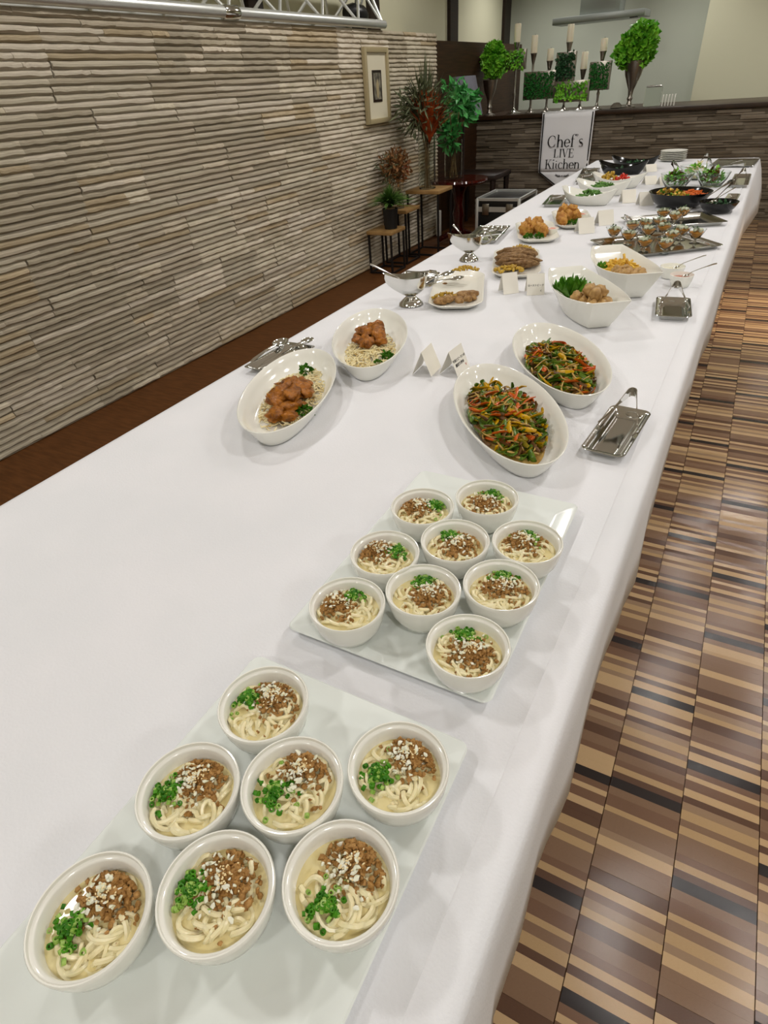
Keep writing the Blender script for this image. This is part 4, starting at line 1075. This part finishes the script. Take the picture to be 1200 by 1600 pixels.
def leafball(root, name, m, n, c, rad, L, W, seed, inner=.7, xmin=-9):
    rr = random.Random(seed); mb = MB()
    for k in range(n):
        d = Vector((rr.gauss(0, 1), rr.gauss(0, 1), rr.gauss(0, 1))).normalized()
        q = rr.uniform(inner, 1); p = Vector((c[0] + d.x * rad[0] * q, c[1] + d.y * rad[1] * q, c[2] + d.z * rad[2] * q))
        p.x = max(p.x, xmin)
        dd = d * .6 + Vector((rr.gauss(0, .7), rr.gauss(0, .7), rr.gauss(0, .7)))
        mb.leaf(p, dd, d + Vector((rr.gauss(0, .4), rr.gauss(0, .4), rr.gauss(0, .4))), L * rr.uniform(.7, 1.2), W * rr.uniform(.7, 1.2), fold=.2)
    return stuff(mb.build(name, m, root, smooth=False))
# fern in a dark pot on the lowest stand
pf = at(611, 357, .36)
pf = Vector((min(max(pf.x, -2.85), -2.74), min(max(pf.y, 5.07), 5.18), .36))
tag(MB().lathe([(0, .002), (.052, 0), (.056, .003), (.064, .10), (.07, .165), (.066, .166), (.058, .10), (.05, .01), (0, .008)], 24).build('flower_pot', 'pot_black', None, pf), 'dark flower pot on the lowest plant stand', 'pot')
fe = empty('fern', (pf.x, pf.y, pf.z + .012), 0, 'feathery green fern in the dark pot', 'plant')
MB().tube([(0, 0, 0), (0, 0, .16)], .045, 12).build('soil', 'stem', fe)
blades(fe, 'fronds', 'leaf_fern', 420, (0, 0, .155), .20, .24, .014, 3, droop=.7, xmin=-.13)
# dried flowers on the middle stand
pv = at(618, 325, .47); pv = Vector((-2.82, 5.47, .47))
tag(MB().lathe([(0, .002), (.04, 0), (.044, .004), (.034, .08), (.028, .14), (.034, .17), (.031, .17), (.025, .14), (.03, .08), (.038, .01), (0, .008)], 24).build('glass_vase', 'vase_clear', None, pv), 'small clear vase on the middle plant stand', 'vase')
dr = empty('dried_flowers', (pv.x, pv.y, pv.z + .01), 0, 'brown dried flower bunch in the small clear vase', 'flowers')
for a in range(7): MB().tube([(0, 0, .0), (.012 * math.cos(a), .012 * math.sin(a), .15), (.05 * math.cos(a * 2.3), -.05 + .05 * math.sin(a * 2.3), .30)], .002, 5).build('stem', 'stem', dr)
leafball(dr, 'dried_heads', 'flower_brown', 520, (.0, -.05, .33), (.13, .16, .14), .055, .022, 5, .3)
leafball(dr, 'rust_heads', 'flower_rust', 50, (.05, .0, .31), (.05, .06, .09), .04, .014, 6, .3)
leafball(dr, 'grey_leaves', 'leaf_grey', 160, (-.03, -.12, .33), (.10, .10, .14), .06, .012, 8, .3)
# tall vase of grasses on the tallest stand
pg = Vector((-2.71, 5.86, .58))
tag(MB().lathe([(0, .003), (.075, 0), (.08, .004), (.08, .43), (.076, .432), (.074, .43), (.074, .012), (0, .01)], 28).build('glass_vase', 'vase_clear', None, pg), 'tall clear cylinder vase on the tallest plant stand', 'vase')
gr = empty('grass_arrangement', (pg.x, pg.y, pg.z + .012), 0, 'tall arrangement of grey-green grasses and rust flowers', 'flowers')
rr = random.Random(6)
for k in range(12):
    a = rr.uniform(0, 6.28); MB().tube([(.03 * math.cos(a), .03 * math.sin(a), 0), (.015 * math.cos(a), .015 * math.sin(a), .3), (.08 * math.cos(a), .08 * math.sin(a), .55)], .004, 5).build('stem', 'stem', gr)
blades(gr, 'grass_blades', 'leaf_grey', 330, (0, 0, .36), .68, .34, .022, 11, droop=.45, xmin=-.22, yk=.55)
leafball(gr, 'side_foliage', 'leaf_grey', 420, (-.03, -.09, .62), (.22, .22, .20), .11, .02, 13, .25, xmin=-.14)
blades(gr, 'rust_flowers', 'flower_rust', 420, (.05, -.05, .36), .42, .17, .034, 12, droop=.08)
# --- red lacquer round table with a vase of fresh leaves
rt = Vector((-2.60, 6.385, 0)); RTZ = .60
t = empty('round_table', rt, 0, 'red lacquered round pedestal table by the stone wall', 'table')
MB().lathe([(0, RTZ - .05), (.24, RTZ - .05), (.28, RTZ - .04), (.295, RTZ - .02), (.29, RTZ), (0, RTZ)], 48).build('tabletop', 'lacquer', t)
MB().lathe([(.05, .06), (.07, .10), (.045, .18), (.06, .28), (.04, .36), (.055, .46), (.10, RTZ - .05)], 24).build('pedestal', 'lacquer', t)
for k in range(4):
    a = k * PI / 2 + .5; MB().tube([(.03 * math.cos(a), .03 * math.sin(a), .10), (.13 * math.cos(a), .13 * math.sin(a), .07), (.22 * math.cos(a), .22 * math.sin(a), .018)], [.035, .03, .018], 8).build('foot', 'lacquer', t)
vv = Vector((rt.x - .05, rt.y - .02, RTZ))
tag(MB().lathe([(0, .003), (.085, 0), (.09, .005), (.09, .34), (.086, .342), (.084, .34), (.084, .014), (0, .012)], 28).build('glass_vase', 'vase_clear', None, vv), 'clear glass vase standing on the red round table', 'vase')
fo = empty('leaf_arrangement', (vv.x, vv.y, vv.z + .014), 0, 'fresh green leafy branches in the vase on the red table', 'plant')
for k in range(9):
    a = k * .7; MB().tube([(.04 * math.cos(a), .04 * math.sin(a), 0), (.03 * math.cos(a + 2), .03 * math.sin(a + 2), .3), (.13 * math.cos(a + 2), .13 * math.sin(a + 2), .55)], .005, 5).build('stem', 'stem', fo)
leafball(fo, 'leaves', 'leaf_fresh', 330, (.03, .05, .60), (.20, .17, .20), .10, .045, 17, .2)
leafball(fo, 'drooping_leaves', 'leaf_fresh', 90, (-.02, -.08, .38), (.09, .08, .13), .10, .045, 18, .2)
# --- dark side table, grey lamp, white board
bn = empty('side_table', (-2.70, 7.26, 0), 0, 'low dark wooden side table before the kitchen counter', 'table')
MB().bbox(-.28, .28, -.27, .27, .50, .55, .006).build('tabletop', 'dark_wood', bn)
for sx in (-.24, .24):
    for sy in (-.23, .23): MB().tube([(sx, sy, 0), (sx, sy, .25), (sx, sy, .51)], [.018, .026, .035], 8).build('leg', 'dark_wood', bn)
lc = atY(725, 150, 6.8); lc.x = max(lc.x, -2.79)
lm = empty('floor_lamp', (lc.x, 6.8, 0), 0, 'floor lamp with a grey conical shade', 'lamp')
MB().lathe([(0, .0), (.11, 0), (.115, .012), (.03, .03), (.014, .08), (.012, .6), (.012, 1.16)], 24).build('lamp_base', 'dark_wood', lm)
MB().lathe([(.19, 1.115), (.192, 1.118), (.112, 1.44), (.108, 1.44), (.186, 1.116)], 32).build('lamp_shade', 'lampshade', lm)
tag(MB().bbox(-.02, .02, -.035, .035, 0, .26, .01).build('white_panel', 'porcelain', None, (-2.93, 6.62, 0), 0), 'narrow white panel standing on the floor behind the red table', 'panel')
# --- flight case
fc = empty('flight_case', (-2.07, 6.36, 0), math.radians(0), 'black flight case with silver aluminium edges', 'case')
W, D, Hc = .21, .27, .46
MB().bbox(-W, W, -D, D, .02, Hc - .09, .004).build('case_body', 'black_plastic', fc)
MB().bbox(-W, W, -D, D, Hc - .088, Hc - .012, .004).build('lid', 'black_plastic', fc)
for sx in (-1, 1):
    for sy in (-1, 1): MB().bbox(sx * W - .014, sx * W + .014, sy * D - .014, sy * D + .014, .01, Hc, .003).build('corner_edge', 'aluminium', fc)
for z in (.02, Hc - .09, Hc - .004):
    hh = .012 if z != Hc - .09 else .022
    for s_ in (-1, 1):
        MB().box(-W, W, s_ * D - .011, s_ * D + .011, z - hh, z + hh).build('edge_rail', 'aluminium', fc, smooth=False)
        MB().box(s_ * W - .011, s_ * W + .011, -D, D, z - hh, z + hh).build('edge_rail', 'aluminium', fc, smooth=False)
for x in (-.12, .12):
    MB().bbox(x - .035, x + .035, -D - .02, -D - .006, Hc - .14, Hc - .04, .004).build('latch', 'pewter', fc)
h_ = MB().bbox(-.06, .06, -D - .014, -D - .004, .16, .26, .004).build('handle_plate', 'pewter', fc)
MB().tube([(-.04, -D - .014, .23), (-.04, -D - .03, .20), (.04, -D - .03, .20), (.04, -D - .014, .23)], .006, 6).build('handle', 'steel', h_)
# --- kitchen extractor hood
hd = empty('extractor_hood', (-1.965, 9.2, 1.87), 0, 'grey steel extractor hood hanging in the kitchen', 'hood')
MB().bbox(-.52, .52, -.2, .2, .0, .065, .004).build('canopy', 'hood_steel', hd)
MB().bbox(-.225, .225, -.13, .17, .065, ZC - 1.87, .004).build('duct', 'hood_steel', hd)
MB().box(.36, .44, -.19, -.12, -.008, .0).build('vent_grille', 'black_plastic', hd, smooth=False)
# --- banner
BY = YC - .075
b0, b1 = atY(848, 176, BY), atY(930, 172, BY)
bw = b1.x - b0.x; bh = .575; tip = .20
bn_ = empty('banner', ((b0.x + b1.x) / 2, BY, 1.0495), 0, 'white pennant banner with black border hanging from the counter', 'banner')
mb = MB(); rows = []
for i in range(13):
    t = i / 12; z = -bh * t; rows.append([(-bw / 2 + bw * j / 12, .004 * math.sin(j * .9 + i * .7) - .002 + .003 * math.sin(i * 1.1), z) for j in range(13)])
mb.rings(rows, False, False, closed=False)
base = len(mb.v) - 13
rows2 = [rows[-1]]
for i in range(1, 7):
    t = i / 6.0; rows2.append([(x * (1 - t * .985), y, -bh - tip * t) for x, y, z in rows[-1]])
mb.rings(rows2, False, False, closed=False)
bo = mb.build('banner_cloth', 'banner_cloth', bn_, angle=180); so = bo.modifiers.new('thick', 'SOLIDIFY'); so.thickness = .003; so.offset = 0
# folded over the counter top
MB().box(-bw / 2, bw / 2, -.003, .20, .0, .006).build('banner_hem', 'banner_cloth', bn_, smooth=False)
def stroke(mb, pts, ws, y=-.009):
    for (a, b), w0, w1 in zip(zip(pts, pts[1:]), ws, ws[1:]):
        a2, b2 = Vector(a), Vector(b); d = (b2 - a2)
        if d.length < 1e-6: continue
        n = Vector((-d.y, d.x)).normalized()
        q = [a2 + n * w0 / 2, b2 + n * w1 / 2, b2 - n * w1 / 2, a2 - n * w0 / 2]
        mb.add([(p.x, y, p.y) for p in q] + [(p.x, y + .002, p.y) for p in q], [(0, 1, 2, 3), (7, 6, 5, 4), (0, 4, 5, 1), (1, 5, 6, 2), (2, 6, 7, 3), (3, 7, 4, 0)])
mb = MB(); k = .018
e = bw / 2 - k
stroke(mb, [(-e, -.004), (-e, -bh), (0, -bh - tip + k * 1.2), (e, -bh), (e, -.004)], [.012] * 5)
mb.build('border', 'ink', bn_, smooth=False)
# high-contrast serif lettering drawn with thick and thin strokes; unit x-height = 1
TH, HN = .2, .05
def arc(cx, cy, rx, ry, a0, a1, n=12, th=TH, hn=HN):
    pts = []; ws = []
    for i in range(n + 1):
        a = math.radians(a0 + (a1 - a0) * i / n); pts.append((cx + rx * math.cos(a), cy + ry * math.sin(a))); ws.append(hn + (th - hn) * abs(math.cos(a)) ** 1.5)
    return pts, ws
def L_(*p, w=TH): return ([tuple(q) for q in p], [w] * len(p))
def serif(x, y, w=.36): return L_((x - w / 2, y), (x + w / 2, y), w=HN)
def stem_(x, y0, y1, s0=True, s1=True):
    o = [L_((x, y0), (x, y1))]
    if s0: o.append(serif(x, y0))
    if s1: o.append(serif(x - .06, y1, .24))
    return o
GL = {
 'C': (1.45, [arc(.75, .75, .62, .75, 50, 310, 18), L_((1.15, 1.32), (1.2, 1.0), w=.08), L_((1.15, .18), (1.22, .42), w=.06)]),
 'h': (1.15, stem_(.22, 0, 1.6) + [arc(.55, .55, .33, .43, 0, 160, 8)] + stem_(.88, 0, .6, True, False)),
 'e': (.95, [arc(.48, .5, .38, .5, 0, 320, 16), L_((.1, .53), (.86, .53), w=HN)]),
 'f': (.72, [L_((.3, 0), (.3, 1.3)), serif(.3, 0, .4), arc(.55, 1.3, .25, .3, 180, 40, 6, .14), L_((.08, 1.0), (.62, 1.0), w=HN), L_((.72, 1.42), (.74, 1.5), w=.16)]),
 '”': (.5, [([(.12, 1.62), (.08, 1.28)], [.16, .04]), ([(.34, 1.62), (.30, 1.28)], [.16, .04])]),
 's': (.8, [arc(.42, .74, .26, .25, 40, 250, 9, .1), arc(.40, .26, .28, .26, 90, -140, 9, .12), L_((.25, .60), (.58, .42), w=.2)]),
 'L': (1.15, [L_((.3, 0), (.3, 1.5)), serif(.3, 1.5, .5), L_((.08, 0), (1.0, 0), w=HN), ([(1.0, 0), (1.02, .4)], [.1, .03])]),
 'I': (.62, [L_((.31, 0), (.31, 1.5)), serif(.31, 0, .5), serif(.31, 1.5, .5)]),
 'V': (1.3, [L_((.2, 1.5), (.66, 0)), L_((.66, 0), (1.1, 1.5), w=HN), serif(.2, 1.5, .46), serif(1.1, 1.5, .36)]),
 'E': (1.2, [L_((.3, 0), (.3, 1.5)), L_((.08, 0), (1.02, 0), w=HN), L_((.08, 1.5), (.98, 1.5), w=HN), L_((.3, .78), (.78, .78), w=HN), L_((.98, 1.5), (1.0, 1.15), w=.07), L_((1.02, 0), (1.05, .38), w=.07), L_((.78, .62), (.78, .94), w=.05)]),
 'K': (1.4, [L_((.3, 0), (.3, 1.5)), serif(.3, 0, .5), serif(.3, 1.5, .5), L_((.36, .55), (1.05, 1.5), w=HN), L_((.62, .9), (1.15, 0)), serif(1.05, 1.5, .4), serif(1.17, 0, .44)]),
 'i': (.52, stem_(.26, 0, 1.0) + [L_((.25, 1.32), (.25, 1.52), w=.2)]),
 't': (.66, [L_((.28, .15), (.28, 1.3)), arc(.46, .2, .18, .2, 180, 300, 5, .14), L_((.0, 1.0), (.62, 1.0), w=.11)]),
 'c': (.9, [arc(.48, .5, .38, .5, 45, 315, 16), L_((.72, .84), (.76, .78), w=.16)]),
 'n': (1.15, stem_(.22, 0, 1.0) + [arc(.55, .55, .33, .43, 0, 160, 8)] + stem_(.88, 0, .6, True, False)),
}
def word(tx, cx, z, size, name):
    wd = sum(GL[c][0] for c in tx) * size; x = cx - wd / 2
    for c in tx:
        adv, st = GL[c]; mb = MB()
        for pts, ws in st: stroke(mb, [(x + p[0] * size, z + p[1] * size) for p in pts], [w_ * size for w_ in ws], y=-.0095)
        x += adv * size
        mb.build(name, "ink", bn_, smooth=False)
word('Chef”s', .0, -.325, .073, 'letter')
word('LIVE', -.005, -.428, .055, 'letter')
word('Kitchen', -.01, -.540, .060, 'letter')
mb = MB()
for s_ in (-1, 1):
    stroke(mb, [(s_ * .012, -.615), (s_ * .04, -.622), (s_ * .075, -.605)], [.004, .006, .003])
    for q in range(4):
        x = s_ * (.025 + q * .014); zz = -.618 + q * q * .0012
        stroke(mb, [(x, zz), (x + s_ * .008, zz + .014)], [.007, .002]); stroke(mb, [(x, zz), (x + s_ * .014, zz - .006)], [.006, .002])
stroke(mb, [(-.006, -.616), (.006, -.616)], [.01, .01])
mb.build('ornament', 'ink', bn_, smooth=False)
# --- candlesticks and candles
CT = 1.05
CSTK = [(802, 177, 808, 66, 37, 'tall silver candlestick with wide foot behind small moss panel'), (828, 175, 835, 83, 55, 'candlestick behind the outer half of the wide dark moss panel'), (853, 173, 857.5, 95, 76, 'candlestick behind the inner half of the wide dark moss panel'), (880, 172, 888, 66, 38, 'tallest candlestick behind the narrow ivy panel'), (905, 170, 911, 108, 81, 'short candlestick behind the bright low moss panel'), (932, 167, 941, 80, 60, 'candlestick behind the upright dark moss panel')]
CY = 8.14
for k, (bx, by, tx, ty0, ty1, lab) in enumerate(CSTK):
    pb_ = atY(bx, by, CY); z0 = atY(tx, ty0, CY).z - CT; z1 = atY(tx, ty1, CY).z - CT
    root = empty('candlestick', (pb_.x, CY, CT), 0, lab, 'candlestick', 'candlesticks on the counter')
    m_ = 'steel' if k == 0 else 'pewter'; fr_ = .09 if k == 0 else .06
    h = z0
    MB().lathe([(0, .0), (fr_, 0), (fr_, .006), (fr_ * .55, .018), (.018, .04), (.011, .06)], 24).build('foot', m_, root)
    MB().lathe([(.011, .05), (.013, h * .25), (.018, h * .28), (.011, h * .32), (.010, h * .62), (.019, h * .66), (.011, h * .70), (.013, h - .09)], 20).build('stem', m_, root)
    MB().lathe([(.012, h - .10), (.020, h - .07), (.032, h - .012), (.036, h - .006), (.036, h), (0, h)], 20).build('candle_cup', m_, root)
    cd_ = empty('candle', (pb_.x, CY, CT + h), 0, 'ivory pillar candle on the ' + lab.replace('behind', 'standing behind', 1) if False else 'ivory pillar candle on ' + lab, 'candle', 'pillar candles')
    MB().lathe([(0, 0), (.034, 0), (.035, .004), (.035, z1 - z0 - .006), (.031, z1 - z0), (.012, z1 - z0 - .006), (0, z1 - z0 - .007)], 24).build('wax', 'wax', cd_)
    MB().tube([(0, 0, z1 - z0 - .01), (.001, 0, z1 - z0 + .012)], .0015, 5).build('wick', 'ink', cd_)
def moss_panel(x0, y0, x1, y1, m, lab, n, L, seed, Y=8.03, inner='leaf_moss'):
    a, b = atY(x0, y0, Y), atY(x1, y1, Y); cx, cz = (a.x + b.x) / 2, (a.z + b.z) / 2; hw, hh = abs(b.x - a.x) / 2, abs(a.z - b.z) / 2
    root = empty('moss_panel', (cx, Y, cz), 0, lab, 'moss panel', 'moss panels on candlesticks')
    MB().bbox(-hw, hw, .0, .055, -hh, hh, .004).build('panel_box', 'pewter', root)
    rr = random.Random(seed); mb = MB()
    for k in range(n):
        x, z = rr.uniform(-hw, hw) * .9, rr.uniform(-hh, hh) * .9
        mb.leaf((x, -.004 - rr.uniform(0, .02), z), (rr.gauss(0, 1), -.5, rr.gauss(-.3, 1)), (rr.gauss(0, .5), -1, rr.gauss(.3, .5)), L * rr.uniform(.5, .9), L * .6 * rr.uniform(.6, 1.0))
    stuff(mb.build('moss_leaves', m, root, smooth=False))
    MB().box(-hw * .75, hw * .75, .05, CY - .008 - Y, -.012, .012).build('clip', 'pewter', root, smooth=False)
moss_panel(788, 79, 820, 108, 'leaf_lime', 'small bright moss panel beside the counter-end green bouquet', 150, .05, 1)
moss_panel(819, 113, 865, 154, 'leaf_moss', 'wide dark green moss panel', 700, .03, 2)
moss_panel(870, 82, 896, 126, 'leaf_ivy', 'narrow ivy-covered panel on the tallest candlestick', 260, .05, 3, Y=8.05)
moss_panel(866, 128, 918, 158, 'leaf_lime', 'low bright yellow-green moss panel', 200, .05, 4, Y=7.97)
moss_panel(922, 97, 950, 140, 'leaf_moss', 'upright dark green moss panel', 500, .028, 5)
# --- bouquets in trumpet vases
def bouquet(bx, by, topz, c, rad, vlab, flab, seed, R=.085, Y=8.2):
    p = atY(bx, by, Y)
    h = topz - CT
    tag(MB().lathe([(0, 0), (.075, 0), (.075, .008), (.03, .025), (.02, .06), (.032, .08), (.022, .10), (.030, .16), (R * .75, h * .7), (R, h), (R * .96, h), (R * .7, h * .7), (.02, .17), (0, .16)], 28).build('trumpet_vase', 'pewter', None, (p.x, Y, CT)), vlab, 'vase', 'trumpet vases')
    root = empty('green_bouquet', (p.x, Y, CT + h * .6), 0, flab, 'bouquet', 'green bouquets')
    cc_ = [((c_[0] if Y > 8.15 else max(c_[0], -2.855)) - p.x, 0, c_[1] - CT - h * .6, c_[2]) for c_ in c]
    for i, (x, y_, z, r0) in enumerate(cc_):
        mb = MB(); mb.lump((x, y_, z), r0 * .7, 2, .15); stuff(mb.build('inner_foliage', 'leaf_lime', root))
        leafball(root, 'petals', 'leaf_lime', 520, (x, y_, z), (r0, r0 * .9, r0), .065, .06, seed + i, .7, xmin=-.9 if Y > 8.15 else -2.96 + .03 - p.x)
    MB().tube([(0, 0, 0), (0, 0, h * .5)], .012, 6).build('stems', 'stem', root)
def wp(x, y, Y=8.2): q = atY(x, y, Y); return (q.x, q.z)
a = wp(985, 88); b = wp(1003, 62); c1 = wp(975, 85)
bouquet(982, 166, atY(990, 95, 8.2).z, [wp(982, 82) + (.12,), wp(1003, 60) + (.135,), wp(1002, 80) + (.115,), wp(992, 70) + (.12,)], 0, 'pewter trumpet vase standing alone beside the glasses', 'bright green bouquet beside the glasses', 30, R=.11)
bouquet(764, 182, atY(766, 125, 8.0).z, [wp(762, 98, 8.0) + (.125,), wp(772, 84, 8.0) + (.085,)], 0, 'pewter trumpet vase at the counter end by the wood panel', 'bright green bouquet at the counter end by the wood panel', 40, Y=8.0)
# --- small things on the counter
gx = atY(1018, 162, 8.25)
cont = empty('glass_canister', (gx.x, 8.25, CT), .2, 'square clear canister of folded napkins on the counter', 'canister')
MB().bbox(-.085, .085, -.06, .06, 0, .17, .006).build('canister', 'vase_clear', cont)
MB().bbox(-.075, .075, -.05, .05, .17, .185, .004).build('lid', 'steel', cont)
for k in range(5):
    q = atY(1034 + k * 4.6, 163, 8.12)
    tag(MB().bbox(-.006, .006, -.05, .05, 0, .10, .003).build('side_plate', 'porcelain', None, (q.x, 8.14, CT), .1), 'small white plate standing in the rack beside the canister', 'plate', 'upright plates on the counter')
q = atY(963, 164, 8.12)
tag(MB().lathe([(0, .055), (.03, .052), (.055, .03), (.062, 0), (0, 0)], 20).build('upturned_bowl', 'vase_clear', None, (q.x, 8.12, CT)), 'small upturned glass bowl on the counter', 'bowl')
